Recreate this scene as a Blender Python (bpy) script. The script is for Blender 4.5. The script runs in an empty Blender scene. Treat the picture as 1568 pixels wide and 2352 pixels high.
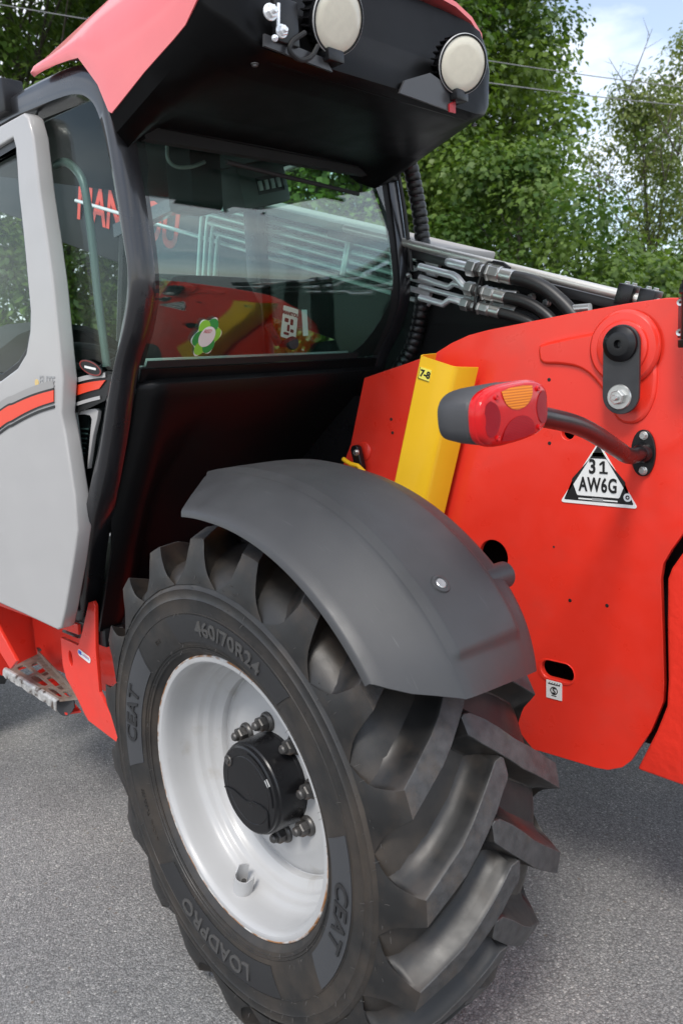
import bpy, bmesh, math, random
import numpy as np
from mathutils import Vector, Matrix

rng = np.random.default_rng(7)
random.seed(7)
R = math.radians
SC = bpy.context.scene
COL = SC.collection

# ------------------------------------------------------------------ camera
# world: x = forward along the machine, y = to its left, z = up; origin under the rear left wheel
CAM = Vector((-1.439, 1.099, 1.603))
FWD = Vector((0.681, -0.710, -0.180)).normalized()
RGT = Vector((-0.727, -0.685, -0.046)); RGT = (RGT - FWD * RGT.dot(FWD)).normalized()
UPV = RGT.cross(FWD).normalized()
cam = bpy.data.cameras.new('camera')
cam.sensor_fit = 'VERTICAL'; cam.sensor_height = 36.0; cam.sensor_width = 24.0
cam.dof.use_dof = True; cam.dof.focus_distance = 2.05; cam.dof.aperture_fstop = 6.3
cam.lens = 29.58; cam.clip_start = 0.05; cam.clip_end = 3000
camo = bpy.data.objects.new('camera', cam); COL.objects.link(camo)
m = Matrix((RGT, UPV, -FWD)).transposed().to_4x4(); m.translation = CAM
camo.matrix_world = m
SC.camera = camo

# ------------------------------------------------------------------ sky and sun
SUN_EL, SUN_AZ = R(52), R(118)          # direction towards the sun: azimuth from +x towards +y
world = bpy.data.worlds.new('World'); SC.world = world; world.use_nodes = True
wt = world.node_tree; wt.nodes.clear()
wo = wt.nodes.new('ShaderNodeOutputWorld'); wb = wt.nodes.new('ShaderNodeBackground')
sky = wt.nodes.new('ShaderNodeTexSky'); sky.sky_type = 'NISHITA'; sky.sun_disc = False
sky.sun_elevation = SUN_EL; sky.sun_rotation = math.pi / 2 - SUN_AZ
sky.air_density = 1.0; sky.dust_density = 1.0; sky.ozone_density = 1.0
tc = wt.nodes.new('ShaderNodeTexCoord'); mp = wt.nodes.new('ShaderNodeMapping')
mp.inputs['Scale'].default_value = (1.0, 1.0, 2.4); mp.inputs['Location'].default_value = (0.9, 0.55, 0.2)
nz = wt.nodes.new('ShaderNodeTexNoise'); nz.inputs['Scale'].default_value = 2.6
nz.inputs['Detail'].default_value = 9; nz.inputs['Roughness'].default_value = 0.55
rp = wt.nodes.new('ShaderNodeValToRGB')
rp.color_ramp.elements[0].position = 0.42; rp.color_ramp.elements[1].position = 0.64
rp.color_ramp.elements[0].color = (0.18, 0.18, 0.18, 1)
mixw = wt.nodes.new('ShaderNodeMix'); mixw.data_type = 'RGBA'
mixw.inputs[7].default_value = (8.6, 8.8, 9.2, 1)
L_ = wt.links.new
L_(tc.outputs['Generated'], mp.inputs['Vector']); L_(mp.outputs[0], nz.inputs['Vector']); L_(nz.outputs['Fac'], rp.inputs[0])
L_(rp.outputs[0], mixw.inputs[0]); L_(sky.outputs[0], mixw.inputs[6]); L_(mixw.outputs[2], wb.inputs[0])
wb.inputs[1].default_value = 0.12
L_(wb.outputs[0], wo.inputs[0])
sl = bpy.data.lights.new('sun', 'SUN'); sl.energy = 1.5; sl.angle = R(14); sl.color = (1.0, 0.96, 0.9)
so = bpy.data.objects.new('sun', sl); COL.objects.link(so)
sd = Vector((math.cos(SUN_EL) * math.cos(SUN_AZ), math.cos(SUN_EL) * math.sin(SUN_AZ), math.sin(SUN_EL)))
so.rotation_euler = sd.to_track_quat('Z', 'Y').to_euler(); so.location = (0, 0, 20)
SC.view_settings.view_transform = 'Standard'; SC.view_settings.look = 'None'
SC.view_settings.gamma = 1.0; SC.view_settings.use_curve_mapping = False
SC.view_settings.exposure = 0.75

# ------------------------------------------------------------------ survey helper: sight line met with a real plane
FPX = 29.58 / 36 * 2352
def ray(px, py):
    return (FWD + RGT * ((px - 784) / FPX) - UPV * ((py - 1176) / FPX))
def at(px, py, axis, val):
    i = 'xyz'.index(axis); d = ray(px, py)
    return CAM + d * ((val - CAM[i]) / d[i])
def aty(pts, y): return [at(a, b, 'y', y) for a, b in pts]

# ------------------------------------------------------------------ materials
MAT = {}
def mat(name, col, rough=0.5, metal=0.0, var=0.0, vscale=8.0, bump=0.0, bscale=200.0, coat=0.0, spec=0.5,
        col2=None, c2scale=3.0, c2pos=(0.5, 0.65), rvar=0.0, bdist=0.002, noise_detail=4):
    if name in MAT: return MAT[name]
    mt = bpy.data.materials.new(name); mt.use_nodes = True
    nt = mt.node_tree; b = nt.nodes['Principled BSDF']
    b.inputs['Base Color'].default_value = (*col, 1)
    b.inputs['Roughness'].default_value = rough; b.inputs['Metallic'].default_value = metal
    b.inputs['Specular IOR Level'].default_value = spec
    if coat: b.inputs['Coat Weight'].default_value = coat; b.inputs['Coat Roughness'].default_value = 0.08
    t = nt.nodes.new('ShaderNodeTexCoord')
    src = None
    if var or col2:
        n = nt.nodes.new('ShaderNodeTexNoise'); n.inputs['Scale'].default_value = vscale; n.inputs['Detail'].default_value = noise_detail
        nt.links.new(t.outputs['Object'], n.inputs['Vector'])
        mr = nt.nodes.new('ShaderNodeMapRange'); mr.inputs[1].default_value = 0.25; mr.inputs[2].default_value = 0.75
        mr.inputs[3].default_value = 1 - var; mr.inputs[4].default_value = 1 + var
        nt.links.new(n.outputs['Fac'], mr.inputs[0])
        mx = nt.nodes.new('ShaderNodeMix'); mx.data_type = 'RGBA'; mx.blend_type = 'MULTIPLY'; mx.inputs[0].default_value = 1
        mx.inputs[6].default_value = (*col, 1); nt.links.new(mr.outputs[0], mx.inputs[7]); src = mx.outputs[2]
        if col2:
            n2 = nt.nodes.new('ShaderNodeTexNoise'); n2.inputs['Scale'].default_value = c2scale; n2.inputs['Detail'].default_value = 6
            n2.inputs['Roughness'].default_value = 0.6
            nt.links.new(t.outputs['Object'], n2.inputs['Vector'])
            r2 = nt.nodes.new('ShaderNodeValToRGB'); r2.color_ramp.elements[0].position = c2pos[0]; r2.color_ramp.elements[1].position = c2pos[1]
            nt.links.new(n2.outputs['Fac'], r2.inputs[0])
            m2 = nt.nodes.new('ShaderNodeMix'); m2.data_type = 'RGBA'; m2.inputs[7].default_value = (*col2, 1)
            nt.links.new(r2.outputs[0], m2.inputs[0]); nt.links.new(src, m2.inputs[6]); src = m2.outputs[2]
        nt.links.new(src, b.inputs['Base Color'])
    if rvar:
        n3 = nt.nodes.new('ShaderNodeTexNoise'); n3.inputs['Scale'].default_value = 14; n3.inputs['Detail'].default_value = 7
        nt.links.new(t.outputs['Object'], n3.inputs['Vector'])
        mr3 = nt.nodes.new('ShaderNodeMapRange'); mr3.inputs[1].default_value = 0.3; mr3.inputs[2].default_value = 0.7
        mr3.inputs[3].default_value = max(0.02, rough - rvar); mr3.inputs[4].default_value = rough + rvar
        nt.links.new(n3.outputs['Fac'], mr3.inputs[0]); nt.links.new(mr3.outputs[0], b.inputs['Roughness'])
    if bump:
        nb = nt.nodes.new('ShaderNodeTexNoise'); nb.inputs['Scale'].default_value = bscale; nb.inputs['Detail'].default_value = 3
        nt.links.new(t.outputs['Object'], nb.inputs['Vector'])
        bp = nt.nodes.new('ShaderNodeBump'); bp.inputs['Strength'].default_value = bump; bp.inputs['Distance'].default_value = bdist
        nt.links.new(nb.outputs['Fac'], bp.inputs['Height']); nt.links.new(bp.outputs[0], b.inputs['Normal'])
    MAT[name] = mt
    return mt

red = mat('red_paint', (0.80, 0.036, 0.019), 0.36, var=0.06, vscale=3, coat=0.35, bump=0.10, bscale=9, bdist=0.004, rvar=0.12, col2=(0.62, 0.055, 0.038), c2scale=4, c2pos=(0.52, 0.90))
redroof_sheen = mat('red_roof_sky_sheen', (0.78, 0.15, 0.15), 0.36, var=0.04, coat=0.6, bump=0.04, bscale=120)  # roof red paled to pink: the sky's sheen is put into the base colour
redcast = mat('red_cast_iron_paint', (0.80, 0.036, 0.019), 0.4, var=0.06, vscale=5, coat=0.2, bump=0.35, bscale=45, bdist=0.006)
black = mat('black_plastic', (0.008, 0.008, 0.0085), 0.36, bump=0.12, bscale=500, rvar=0.06)
satin = mat('black_satin_paint', (0.008, 0.008, 0.009), 0.3, spec=0.42, rvar=0.05)
blackm = mat('black_matt', (0.010, 0.010, 0.010), 0.7, var=0.3)
darkin = mat('cab_interior_plastic', (0.012, 0.013, 0.013), 0.6, var=0.2)
guard = mat('mudguard_plastic', (0.041, 0.0412, 0.0425), 0.44, var=0.14, vscale=4, bump=0.25, bscale=700, rvar=0.08, bdist=0.0008)
rubber = mat('tyre_rubber', (0.017, 0.0165, 0.016), 0.5, var=0.25, vscale=22, bump=0.15, bscale=260, rvar=0.12, col2=(0.052, 0.040, 0.030), c2scale=5.5, c2pos=(0.42, 0.74), bdist=0.001)
rubberlug = mat('tread_rubber', (0.050, 0.0495, 0.050), 0.58, var=0.4, vscale=45, bump=0.5, bscale=300, rvar=0.16, col2=(0.085, 0.066, 0.050), c2scale=14, c2pos=(0.50, 0.78), bdist=0.0015)
smoothrub = mat('moulded_rubber', (0.0155, 0.0152, 0.015), 0.44, var=0.25, vscale=14, rvar=0.10, spec=0.42, col2=(0.060, 0.045, 0.034), c2scale=6, c2pos=(0.45, 0.76), bump=0.08, bscale=90, bdist=0.001)
letter = mat('embossed_rubber', (0.062, 0.060, 0.058), 0.5)
silver = mat('silver_rim_paint', (0.43, 0.428, 0.425), 0.36, var=0.05, vscale=6, coat=0.15, bump=0.05, bscale=30, rvar=0.08, col2=(0.30, 0.265, 0.22), c2scale=9, c2pos=(0.60, 0.88))
rust = mat('rusty_edge', (0.28, 0.13, 0.05), 0.75, var=0.5, vscale=40, col2=(0.55, 0.54, 0.52), c2scale=25, c2pos=(0.45, 0.6))
steel = mat('zinc_steel', (0.60, 0.60, 0.58), 0.32, 0.9, var=0.15, vscale=30)
steeld = mat('dull_steel', (0.10, 0.096, 0.092), 0.42, 0.6, var=0.35, vscale=60, col2=(0.15, 0.09, 0.055), c2scale=30, c2pos=(0.55, 0.7))
chrome = mat('chromed_pipe', (0.88, 0.89, 0.90), 0.3, 0.55)
hose = mat('hose_rubber', (0.012, 0.012, 0.012), 0.42, bump=0.1, bscale=400)
yellow = mat('yellow_paint', (0.86, 0.50, 0.015), 0.38, var=0.03, coat=0.15, bump=0.04, bscale=80, rvar=0.06)
doorp = mat('grey_door_paint', (0.40, 0.39, 0.38), 0.34, var=0.03, vscale=2, coat=0.4, bump=0.25, bscale=2.2, bdist=0.06)
lamph = mat('lamp_housing_grey', (0.055, 0.055, 0.058), 0.55, bump=0.1, bscale=500)
white = mat('white_print', (0.78, 0.78, 0.76), 0.4)
blackp = mat('black_print', (0.012, 0.012, 0.012), 0.45)
greyp = mat('grey_print', (0.30, 0.30, 0.30), 0.45)
orange = mat('orange_print', (0.80, 0.055, 0.018), 0.35, coat=0.3)
greenp = mat('green_print', (0.25, 0.62, 0.06), 0.45)
greend = mat('dark_green_print', (0.02, 0.30, 0.07), 0.45)
limep = mat('lime_print', (0.55, 0.72, 0.25), 0.45)
bluep = mat('blue_print', (0.05, 0.10, 0.50), 0.45)
lens = mat('cream_lamp_lens', (0.70, 0.66, 0.53), 0.2, var=0.035, vscale=70, coat=0.5, bump=0.15, bscale=90, bdist=0.001, noise_detail=1)
worn = mat('worn_step_metal', (0.30, 0.25, 0.21), 0.5, 0.35, var=0.3, vscale=40, col2=(0.22, 0.14, 0.10), c2scale=22, c2pos=(0.5, 0.7), bump=0.4, bscale=60, bdist=0.003)
boomp = mat('boom_black_paint', (0.010, 0.0105, 0.011), 0.5, var=0.2, spec=0.2)
ltgrey = mat('light_grey_paint', (0.45, 0.45, 0.44), 0.4, var=0.1)

def tinted(name, tint, ior=1.5, rough=0.0, spec=1.0):
    mt = bpy.data.materials.new(name); mt.use_nodes = True; nt = mt.node_tree; nt.nodes.clear()
    o = nt.nodes.new('ShaderNodeOutputMaterial'); tr = nt.nodes.new('ShaderNodeBsdfTransparent'); tr.inputs[0].default_value = (*tint, 1)
    g = nt.nodes.new('ShaderNodeBsdfGlossy'); g.inputs['Roughness'].default_value = rough; g.inputs[0].default_value = (spec, spec, spec, 1)
    fr = nt.nodes.new('ShaderNodeFresnel'); fr.inputs[0].default_value = ior
    ge = nt.nodes.new('ShaderNodeNewGeometry'); mi = nt.nodes.new('ShaderNodeMix'); mi.inputs[2].default_value = ior; mi.inputs[3].default_value = 1 / ior
    nt.links.new(ge.outputs['Backfacing'], mi.inputs[0]); nt.links.new(mi.outputs[0], fr.inputs[0])   # the same thin pane from both sides
    mx = nt.nodes.new('ShaderNodeMixShader')
    nt.links.new(fr.outputs[0], mx.inputs[0]); nt.links.new(tr.outputs[0], mx.inputs[1]); nt.links.new(g.outputs[0], mx.inputs[2]); nt.links.new(mx.outputs[0], o.inputs[0])
    MAT[name] = mt; return mt
glass = tinted('green_tinted_glass', (0.82, 0.955, 0.91), 1.75)
glassside = tinted('side_tinted_glass', (0.89, 0.965, 0.94), 1.2)

def lensmat(name, col, dark, wave=260.0):
    mt = bpy.data.materials.new(name); mt.use_nodes = True; nt = mt.node_tree; b = nt.nodes['Principled BSDF']
    b.inputs['Roughness'].default_value = 0.3; b.inputs['Specular IOR Level'].default_value = 0.15; b.inputs['Coat Weight'].default_value = 0.0; b.inputs['Coat Roughness'].default_value = 0.04
    t = nt.nodes.new('ShaderNodeTexCoord'); w = nt.nodes.new('ShaderNodeTexWave'); w.bands_direction = 'Z'; w.inputs['Scale'].default_value = wave
    nt.links.new(t.outputs['Object'], w.inputs['Vector'])
    mx = nt.nodes.new('ShaderNodeMix'); mx.data_type = 'RGBA'; mx.inputs[6].default_value = (*dark, 1); mx.inputs[7].default_value = (*col, 1)
    nt.links.new(w.outputs['Fac'], mx.inputs[0]); nt.links.new(mx.outputs[2], b.inputs['Base Color'])
    bp = nt.nodes.new('ShaderNodeBump'); bp.inputs['Strength'].default_value = 0.1; bp.inputs['Distance'].default_value = 0.001
    nt.links.new(w.outputs['Fac'], bp.inputs['Height']); nt.links.new(bp.outputs[0], b.inputs['Normal'])
    return mt
redlens = mat('red_lamp_lens', (0.56, 0.008, 0.010), 0.16, coat=0.15, spec=0.3, var=0.1, vscale=30)
redlensr = lensmat('ribbed_red_lens', (0.42, 0.008, 0.016), (0.28, 0.006, 0.012), 120)
redlensd = lensmat('dark_red_lens', (0.36, 0.008, 0.016), (0.20, 0.005, 0.012), 160)
amber = lensmat('ribbed_amber_lens', (0.85, 0.27, 0.015), (0.55, 0.12, 0.008), 70)

# ------------------------------------------------------------------ object helpers
def finish(o, parent, local):
    """move the origin to the middle of the mesh and hang it under its parent"""
    me = o.data
    n = len(me.vertices)
    co = np.empty(n * 3, 'f'); me.vertices.foreach_get('co', co); co = co.reshape(-1, 3)
    c = (co.min(0) + co.max(0)) / 2
    me.vertices.foreach_set('co', (co - c).ravel())
    c = Vector([float(v) for v in c])
    if parent is not None:
        o.parent = parent
        if not local:
            c = c - Vector(parent['_w'])
    o.location = c
    if not local: o['_w'] = tuple(c + (Vector(parent['_w']) if parent is not None else Vector()))
    else: o['_w'] = (0, 0, 0)
def smooth_by_angle(me, deg=35):
    bm = bmesh.new(); bm.from_mesh(me)
    for f in bm.faces: f.smooth = True
    a = R(deg)
    for e in bm.edges:
        if len(e.link_faces) == 2:
            try: e.smooth = e.calc_face_angle() < a
            except ValueError: pass
    bm.to_mesh(me); bm.free()
def obj(name, verts, faces, material, parent=None, smooth=35, local=False, keep=False):
    me = bpy.data.meshes.new(name); me.from_pydata([tuple(v) for v in verts], [], faces); me.update()
    return objm(name, me, material, parent, smooth, local, keep)
def objm(name, me, material, parent=None, smooth=35, local=False, keep=False):
    if material is not None and not me.materials: me.materials.append(material)
    bm = bmesh.new(); bm.from_mesh(me); bmesh.ops.recalc_face_normals(bm, faces=bm.faces); bm.to_mesh(me); bm.free()
    if smooth: smooth_by_angle(me, smooth)
    o = bpy.data.objects.new(name, me); COL.objects.link(o)
    if keep:
        o.parent = parent; o['_w'] = (0, 0, 0)
    else: finish(o, parent, local)
    return o
def label(o, text, cat=None, group=None, kind=None):
    o['label'] = text
    if cat: o['category'] = cat
    if group: o['group'] = group
    if kind: o['kind'] = kind
    return o

class B:
    """collects geometry for ONE mesh"""
    def __init__(s): s.v = []; s.f = []
    def add(s, v, f):
        k = len(s.v); s.v += [Vector(p) for p in v]; s.f += [tuple(i + k for i in q) for q in f]; return s
    def grid(s, rows, closed_u=False, closed_v=False, cap=False):
        n, m_ = len(rows), len(rows[0]); v = [p for r_ in rows for p in r_]; f = []
        for i in range(n if closed_u else n - 1):
            for j in range(m_ if closed_v else m_ - 1):
                a, b = i, (i + 1) % n; c, d = j, (j + 1) % m_
                f.append((a * m_ + c, a * m_ + d, b * m_ + d, b * m_ + c))
        if cap:
            f.append(tuple(range(m_))[::-1]); f.append(tuple((n - 1) * m_ + j for j in range(m_)))
        return s.add(v, f)
    def tube(s, path, rad, seg=12, cap=True):
        P = [Vector(p) for p in path]; rows = []; nrm = None
        for i, p in enumerate(P):
            t = (P[min(i + 1, len(P) - 1)] - P[max(i - 1, 0)]).normalized()
            if nrm is None:
                nrm = t.orthogonal().normalized()
            nrm = (nrm - t * nrm.dot(t)).normalized(); bn = t.cross(nrm)
            r_ = rad[i] if isinstance(rad, (list, tuple)) else rad
            rows.append([p + (nrm * math.cos(2 * math.pi * k / seg) + bn * math.sin(2 * math.pi * k / seg)) * r_ for k in range(seg)])
        return s.grid(rows, closed_v=True, cap=cap)
    def box(s, lo, hi, M=None):
        x0, y0, z0 = lo; x1, y1, z1 = hi
        v = [Vector(p) for p in ((x0, y0, z0), (x1, y0, z0), (x1, y1, z0), (x0, y1, z0), (x0, y0, z1), (x1, y0, z1), (x1, y1, z1), (x0, y1, z1))]
        if M is not None: v = [M @ p for p in v]
        return s.add(v, [(0, 3, 2, 1), (4, 5, 6, 7), (0, 1, 5, 4), (1, 2, 6, 5), (2, 3, 7, 6), (3, 0, 4, 7)])
    def lathe(s, prof, c, ax, seg=48, ph0=0.0, ph1=2 * math.pi, e1=None):
        """prof: (r, along)"""
        c = Vector(c); ax = Vector(ax).normalized(); e1 = Vector(e1).normalized() if e1 else ax.orthogonal().normalized(); e2 = ax.cross(e1)
        full = abs(ph1 - ph0 - 2 * math.pi) < 1e-6; n = seg if full else seg + 1
        rows = [[c + ax * h + (e1 * math.cos(ph0 + (ph1 - ph0) * k / seg) + e2 * math.sin(ph0 + (ph1 - ph0) * k / seg)) * r_ for r_, h in prof] for k in range(n)]
        return s.grid(rows, closed_u=full)
    def build(s, name, material, parent=None, smooth=35, bevel=0.0, bseg=2, local=False, keep=False):
        me = bpy.data.meshes.new(name); me.from_pydata([tuple(p) for p in s.v], [], s.f); me.update()
        if bevel:
            bm = bmesh.new(); bm.from_mesh(me); bmesh.ops.remove_doubles(bm, verts=bm.verts, dist=1e-5); bmesh.ops.recalc_face_normals(bm, faces=bm.faces)
            es = [e for e in bm.edges if len(e.link_faces) == 2 and e.calc_face_angle() > R(28)]
            bmesh.ops.bevel(bm, geom=es, offset=bevel, segments=bseg, profile=0.5, affect='EDGES', clamp_overlap=True)
            bm.to_mesh(me); bm.free()
        return objm(name, me, material, parent, smooth, local, keep)

def curve_mesh(loops, depth, bevel=0.0, res=2):
    cu = bpy.data.curves.new('c', 'CURVE'); cu.dimensions = '2D'; cu.fill_mode = 'BOTH'
    cu.extrude = max(depth / 2 - bevel, 0.0); cu.bevel_depth = bevel; cu.bevel_resolution = res; cu.offset = -bevel
    for lp in loops:
        sp = cu.splines.new('POLY'); sp.points.add(len(lp) - 1)
        for p, q in zip(sp.points, lp): p.co = (q[0], q[1], 0, 1)
        sp.use_cyclic_u = True
    o = bpy.data.objects.new('c', cu); me = bpy.data.meshes.new_from_object(o)
    bpy.data.objects.remove(o); bpy.data.curves.remove(cu)
    return me
def remap(me, fn):
    for v in me.vertices: v.co = fn(v.co)
    return me
def plate(name, loops, depth, fn, material, parent=None, bevel=0.0, smooth=35, local=False):
    me = curve_mesh(loops, depth, bevel); remap(me, fn); me.materials.clear()
    return objm(name, me, material, parent, smooth, local)
def yplane(y): return lambda c: Vector((c.x, y + c.z, c.y))     # loops given as (x, z), thickness along y
def text_mesh(s, size, depth, offset=0.0, shear=0.0, spacing=1.0):
    cu = bpy.data.curves.new('t', 'FONT'); cu.body = s; cu.size = size; cu.align_x = 'CENTER'; cu.align_y = 'CENTER'
    cu.extrude = depth / 2; cu.offset = offset; cu.shear = shear; cu.space_character = spacing; cu.resolution_u = 4
    o = bpy.data.objects.new('t', cu); COL.objects.link(o)
    me = bpy.data.meshes.new_from_object(o)
    bpy.data.objects.remove(o); bpy.data.curves.remove(cu)
    me.materials.clear()
    return me
def lettering(name, s, size, depth, fn, material, parent, offset=0.0, shear=0.0, spacing=1.0, local=False, xs=1.0):
    me = text_mesh(s, size, depth, offset, shear, spacing)
    remap(me, lambda c: fn(Vector((c.x * xs, c.y, c.z))))
    return objm(name, me, material, parent, 0, local)
def rrect(cx, cy, w, h, r_, n=6, ang=0.0):
    pts = []
    for sx, sy, a0 in ((1, 1, 0), (-1, 1, 90), (-1, -1, 180), (1, -1, 270)):
        for k in range(n + 1):
            a = R(a0 + 90 * k / n); pts.append((sx * (w / 2 - r_) + r_ * math.cos(a), sy * (h / 2 - r_) + r_ * math.sin(a)))
    ca, sa = math.cos(ang), math.sin(ang)
    return [(cx + x * ca - y * sa, cy + x * sa + y * ca) for x, y in pts]
def circ(cx, cy, r_, n=28): return [(cx + r_ * math.cos(2 * math.pi * k / n), cy + r_ * math.sin(2 * math.pi * k / n)) for k in range(n)]
def round_poly(pts, rad, n=5):
    """round the corners of a 2-D polygon; rad: one radius or one per corner"""
    out = []; N = len(pts)
    for i in range(N):
        p0, p, p1 = Vector(pts[i - 1][:2]), Vector(pts[i][:2]), Vector(pts[(i + 1) % N][:2])
        r_ = rad[i] if isinstance(rad, (list, tuple)) else rad
        a, b = (p0 - p), (p1 - p); la, lb = a.length, b.length
        d = min(r_, la * 0.45, lb * 0.45)
        if d < 1e-4: out.append(tuple(p)); continue
        A, C = p + a / la * d, p + b / lb * d
        for k in range(n + 1):
            t = k / n; q = A * (1 - t) ** 2 + p * 2 * t * (1 - t) + C * t * t; out.append((q.x, q.y))
    return out
def spline(pts, n=8):
    """Catmull-Rom through points of any dimension"""
    P = [Vector(p) for p in pts]; out = []
    for i in range(len(P) - 1):
        p0 = P[i - 1] if i else P[i] * 2 - P[i + 1]; p1, p2 = P[i], P[i + 1]; p3 = P[i + 2] if i + 2 < len(P) else P[i + 1] * 2 - P[i]
        for k in range(n):
            t = k / n
            out.append(0.5 * ((2 * p1) + (p2 - p0) * t + (2 * p0 - 5 * p1 + 4 * p2 - p3) * t * t + (3 * p1 - p0 - 3 * p2 + p3) * t ** 3))
    out.append(P[-1]); return out
def shell(rows, th):
    """closed thin body from a grid of points, thickened along its normals"""
    n, m_ = len(rows), len(rows[0]); P = [[Vector(p) for p in r_] for r_ in rows]; Q = []
    for i in range(n):
        q = []
        for j in range(m_):
            du = P[min(i + 1, n - 1)][j] - P[max(i - 1, 0)][j]; dv = P[i][min(j + 1, m_ - 1)] - P[i][max(j - 1, 0)]
            nn = du.cross(dv); nn = nn.normalized() if nn.length > 1e-9 else Vector((0, 0, 1)); q.append(P[i][j] - nn * th)
        Q.append(q)
    b = B(); b.grid(P); k = len(b.v); b.grid(Q)
    f = []
    for i in range(n - 1):
        f.append((i * m_, (i + 1) * m_, k + (i + 1) * m_, k + i * m_)); f.append((i * m_ + m_ - 1, k + i * m_ + m_ - 1, k + (i + 1) * m_ + m_ - 1, (i + 1) * m_ + m_ - 1))
    for j in range(m_ - 1):
        f.append((j, k + j, k + j + 1, j + 1)); a = (n - 1) * m_; f.append((a + j, a + j + 1, k + a + j + 1, k + a + j))
    b.f += f
    return b
def interp(x, xs, ys):
    return float(np.interp(x, xs, ys))
def hexbolt(name, c, ax, r_, h, material, parent, washer=0.0, wh=0.004, local=False, stud=0.0):
    b = B(); c = Vector(c); ax = Vector(ax).normalized()
    z0 = 0.0
    if washer:
        b.lathe([(0, 0), (washer, 0), (washer, wh * 0.6), (washer * 0.93, wh), (0, wh)], c, ax, 24); z0 = wh
    b.lathe([(r_ * 0.99, z0 - 0.001), (r_, z0), (r_, z0 + h * 0.82), (r_ * 0.86, z0 + h), (0, z0 + h)], c, ax, 6)
    if stud: b.lathe([(stud, z0 + h - 0.001), (stud, z0 + h + stud * 1.1), (stud * 0.75, z0 + h + stud * 1.5), (0, z0 + h + stud * 1.5)], c, ax, 14)
    return b.build(name, material, parent, smooth=25, local=local)

# ================================================================== SETTING
def asphalt():
    mt = bpy.data.materials.new('asphalt'); mt.use_nodes = True; nt = mt.node_tree; b = nt.nodes['Principled BSDF']
    N = nt.nodes.new; Lk = nt.links.new
    t = N('ShaderNodeTexCoord')
    def ramp(src, els):
        r_ = N('ShaderNodeValToRGB'); e = r_.color_ramp.elements
        e[0].position, e[0].color = els[0][0], (*els[0][1], 1); e[1].position, e[1].color = els[-1][0], (*els[-1][1], 1)
        for p, c in els[1:-1]:
            q = e.new(p); q.color = (*c, 1)
        Lk(src, r_.inputs[0]); return r_.outputs[0]
    def mix(fac, a, c, mode='MIX'):
        x = N('ShaderNodeMix'); x.data_type = 'RGBA'; x.blend_type = mode
        if isinstance(fac, float): x.inputs[0].default_value = fac
        else: Lk(fac, x.inputs[0])
        Lk(a, x.inputs[6]); Lk(c, x.inputs[7]); return x.outputs[2]
    v1 = N('ShaderNodeTexVoronoi'); v1.inputs['Scale'].default_value = 175; Lk(t.outputs['Object'], v1.inputs['Vector'])
    v2 = N('ShaderNodeTexVoronoi'); v2.inputs['Scale'].default_value = 62; Lk(t.outputs['Object'], v2.inputs['Vector'])
    n1 = N('ShaderNodeTexNoise'); n1.inputs['Scale'].default_value = 420; n1.inputs['Detail'].default_value = 3; Lk(t.outputs['Object'], n1.inputs['Vector'])
    n2 = N('ShaderNodeTexNoise'); n2.inputs['Scale'].default_value = 1.3; n2.inputs['Detail'].default_value = 8; Lk(t.outputs['Object'], n2.inputs['Vector'])
    sep = N('ShaderNodeSeparateColor'); Lk(v1.outputs['Color'], sep.inputs[0])
    sep2 = N('ShaderNodeSeparateColor'); Lk(v2.outputs['Color'], sep2.inputs[0])
    stone = ramp(sep.outputs[0], [(0.0, (0.215, 0.215, 0.215)), (0.45, (0.285, 0.284, 0.280)), (0.75, (0.33, 0.327, 0.32)), (0.95, (0.39, 0.385, 0.375)), (0.99, (0.55, 0.54, 0.52))])
    big = ramp(sep2.outputs[1], [(0.955, (0, 0, 0)), (0.97, (1, 1, 1))])
    bigd = ramp(v2.outputs['Distance'], [(0.18, (1, 1, 1)), (0.42, (0, 0, 0))])
    mb = mix(1.0, big, bigd, 'MULTIPLY')
    bigcol = ramp(sep2.outputs[2], [(0.2, (0.20, 0.17, 0.14)), (0.6, (0.30, 0.285, 0.26)), (0.9, (0.48, 0.46, 0.43))])
    gap = ramp(v1.outputs['Distance'], [(0.35, (1, 1, 1)), (0.75, (0.62, 0.62, 0.62))])
    c = mix(1.0, stone, gap, 'MULTIPLY'); c = mix(mb, c, bigcol)
    fine = ramp(n1.outputs['Fac'], [(0.3, (0.80, 0.80, 0.80)), (0.7, (1.20, 1.20, 1.19))]); c = mix(1.0, c, fine, 'MULTIPLY')
    blot = ramp(n2.outputs['Fac'], [(0.3, (0.80, 0.80, 0.81)), (0.7, (1.15, 1.14, 1.12))]); c = mix(1.0, c, blot, 'MULTIPLY')
    Lk(c, b.inputs['Base Color']); b.inputs['Roughness'].default_value = 0.78
    h = N('ShaderNodeMath'); h.operation = 'MULTIPLY_ADD'; Lk(v1.outputs['Distance'], h.inputs[0]); h.inputs[1].default_value = -0.8; Lk(n1.outputs['Fac'], h.inputs[2])
    bp = N('ShaderNodeBump'); bp.inputs['Strength'].default_value = 0.75; bp.inputs['Distance'].default_value = 0.006
    Lk(h.outputs[0], bp.inputs['Height']); Lk(bp.outputs[0], b.inputs['Normal'])
    return mt
g = obj('ground', [(-300, -300, 0), (300, -300, 0), (300, 300, 0), (-300, 300, 0)], [(0, 1, 2, 3)], asphalt(), None, 0)
label(g, 'grey worn asphalt yard under the telehandler', kind='structure')

# ================================================================== THE MACHINE
ROOT = bpy.data.objects.new('telehandler', None); COL.objects.link(ROOT); ROOT['_w'] = (0, 0, 0)
label(ROOT, 'red and black telehandler with grey cab door seen from its rear left wheel', 'telehandler')

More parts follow.
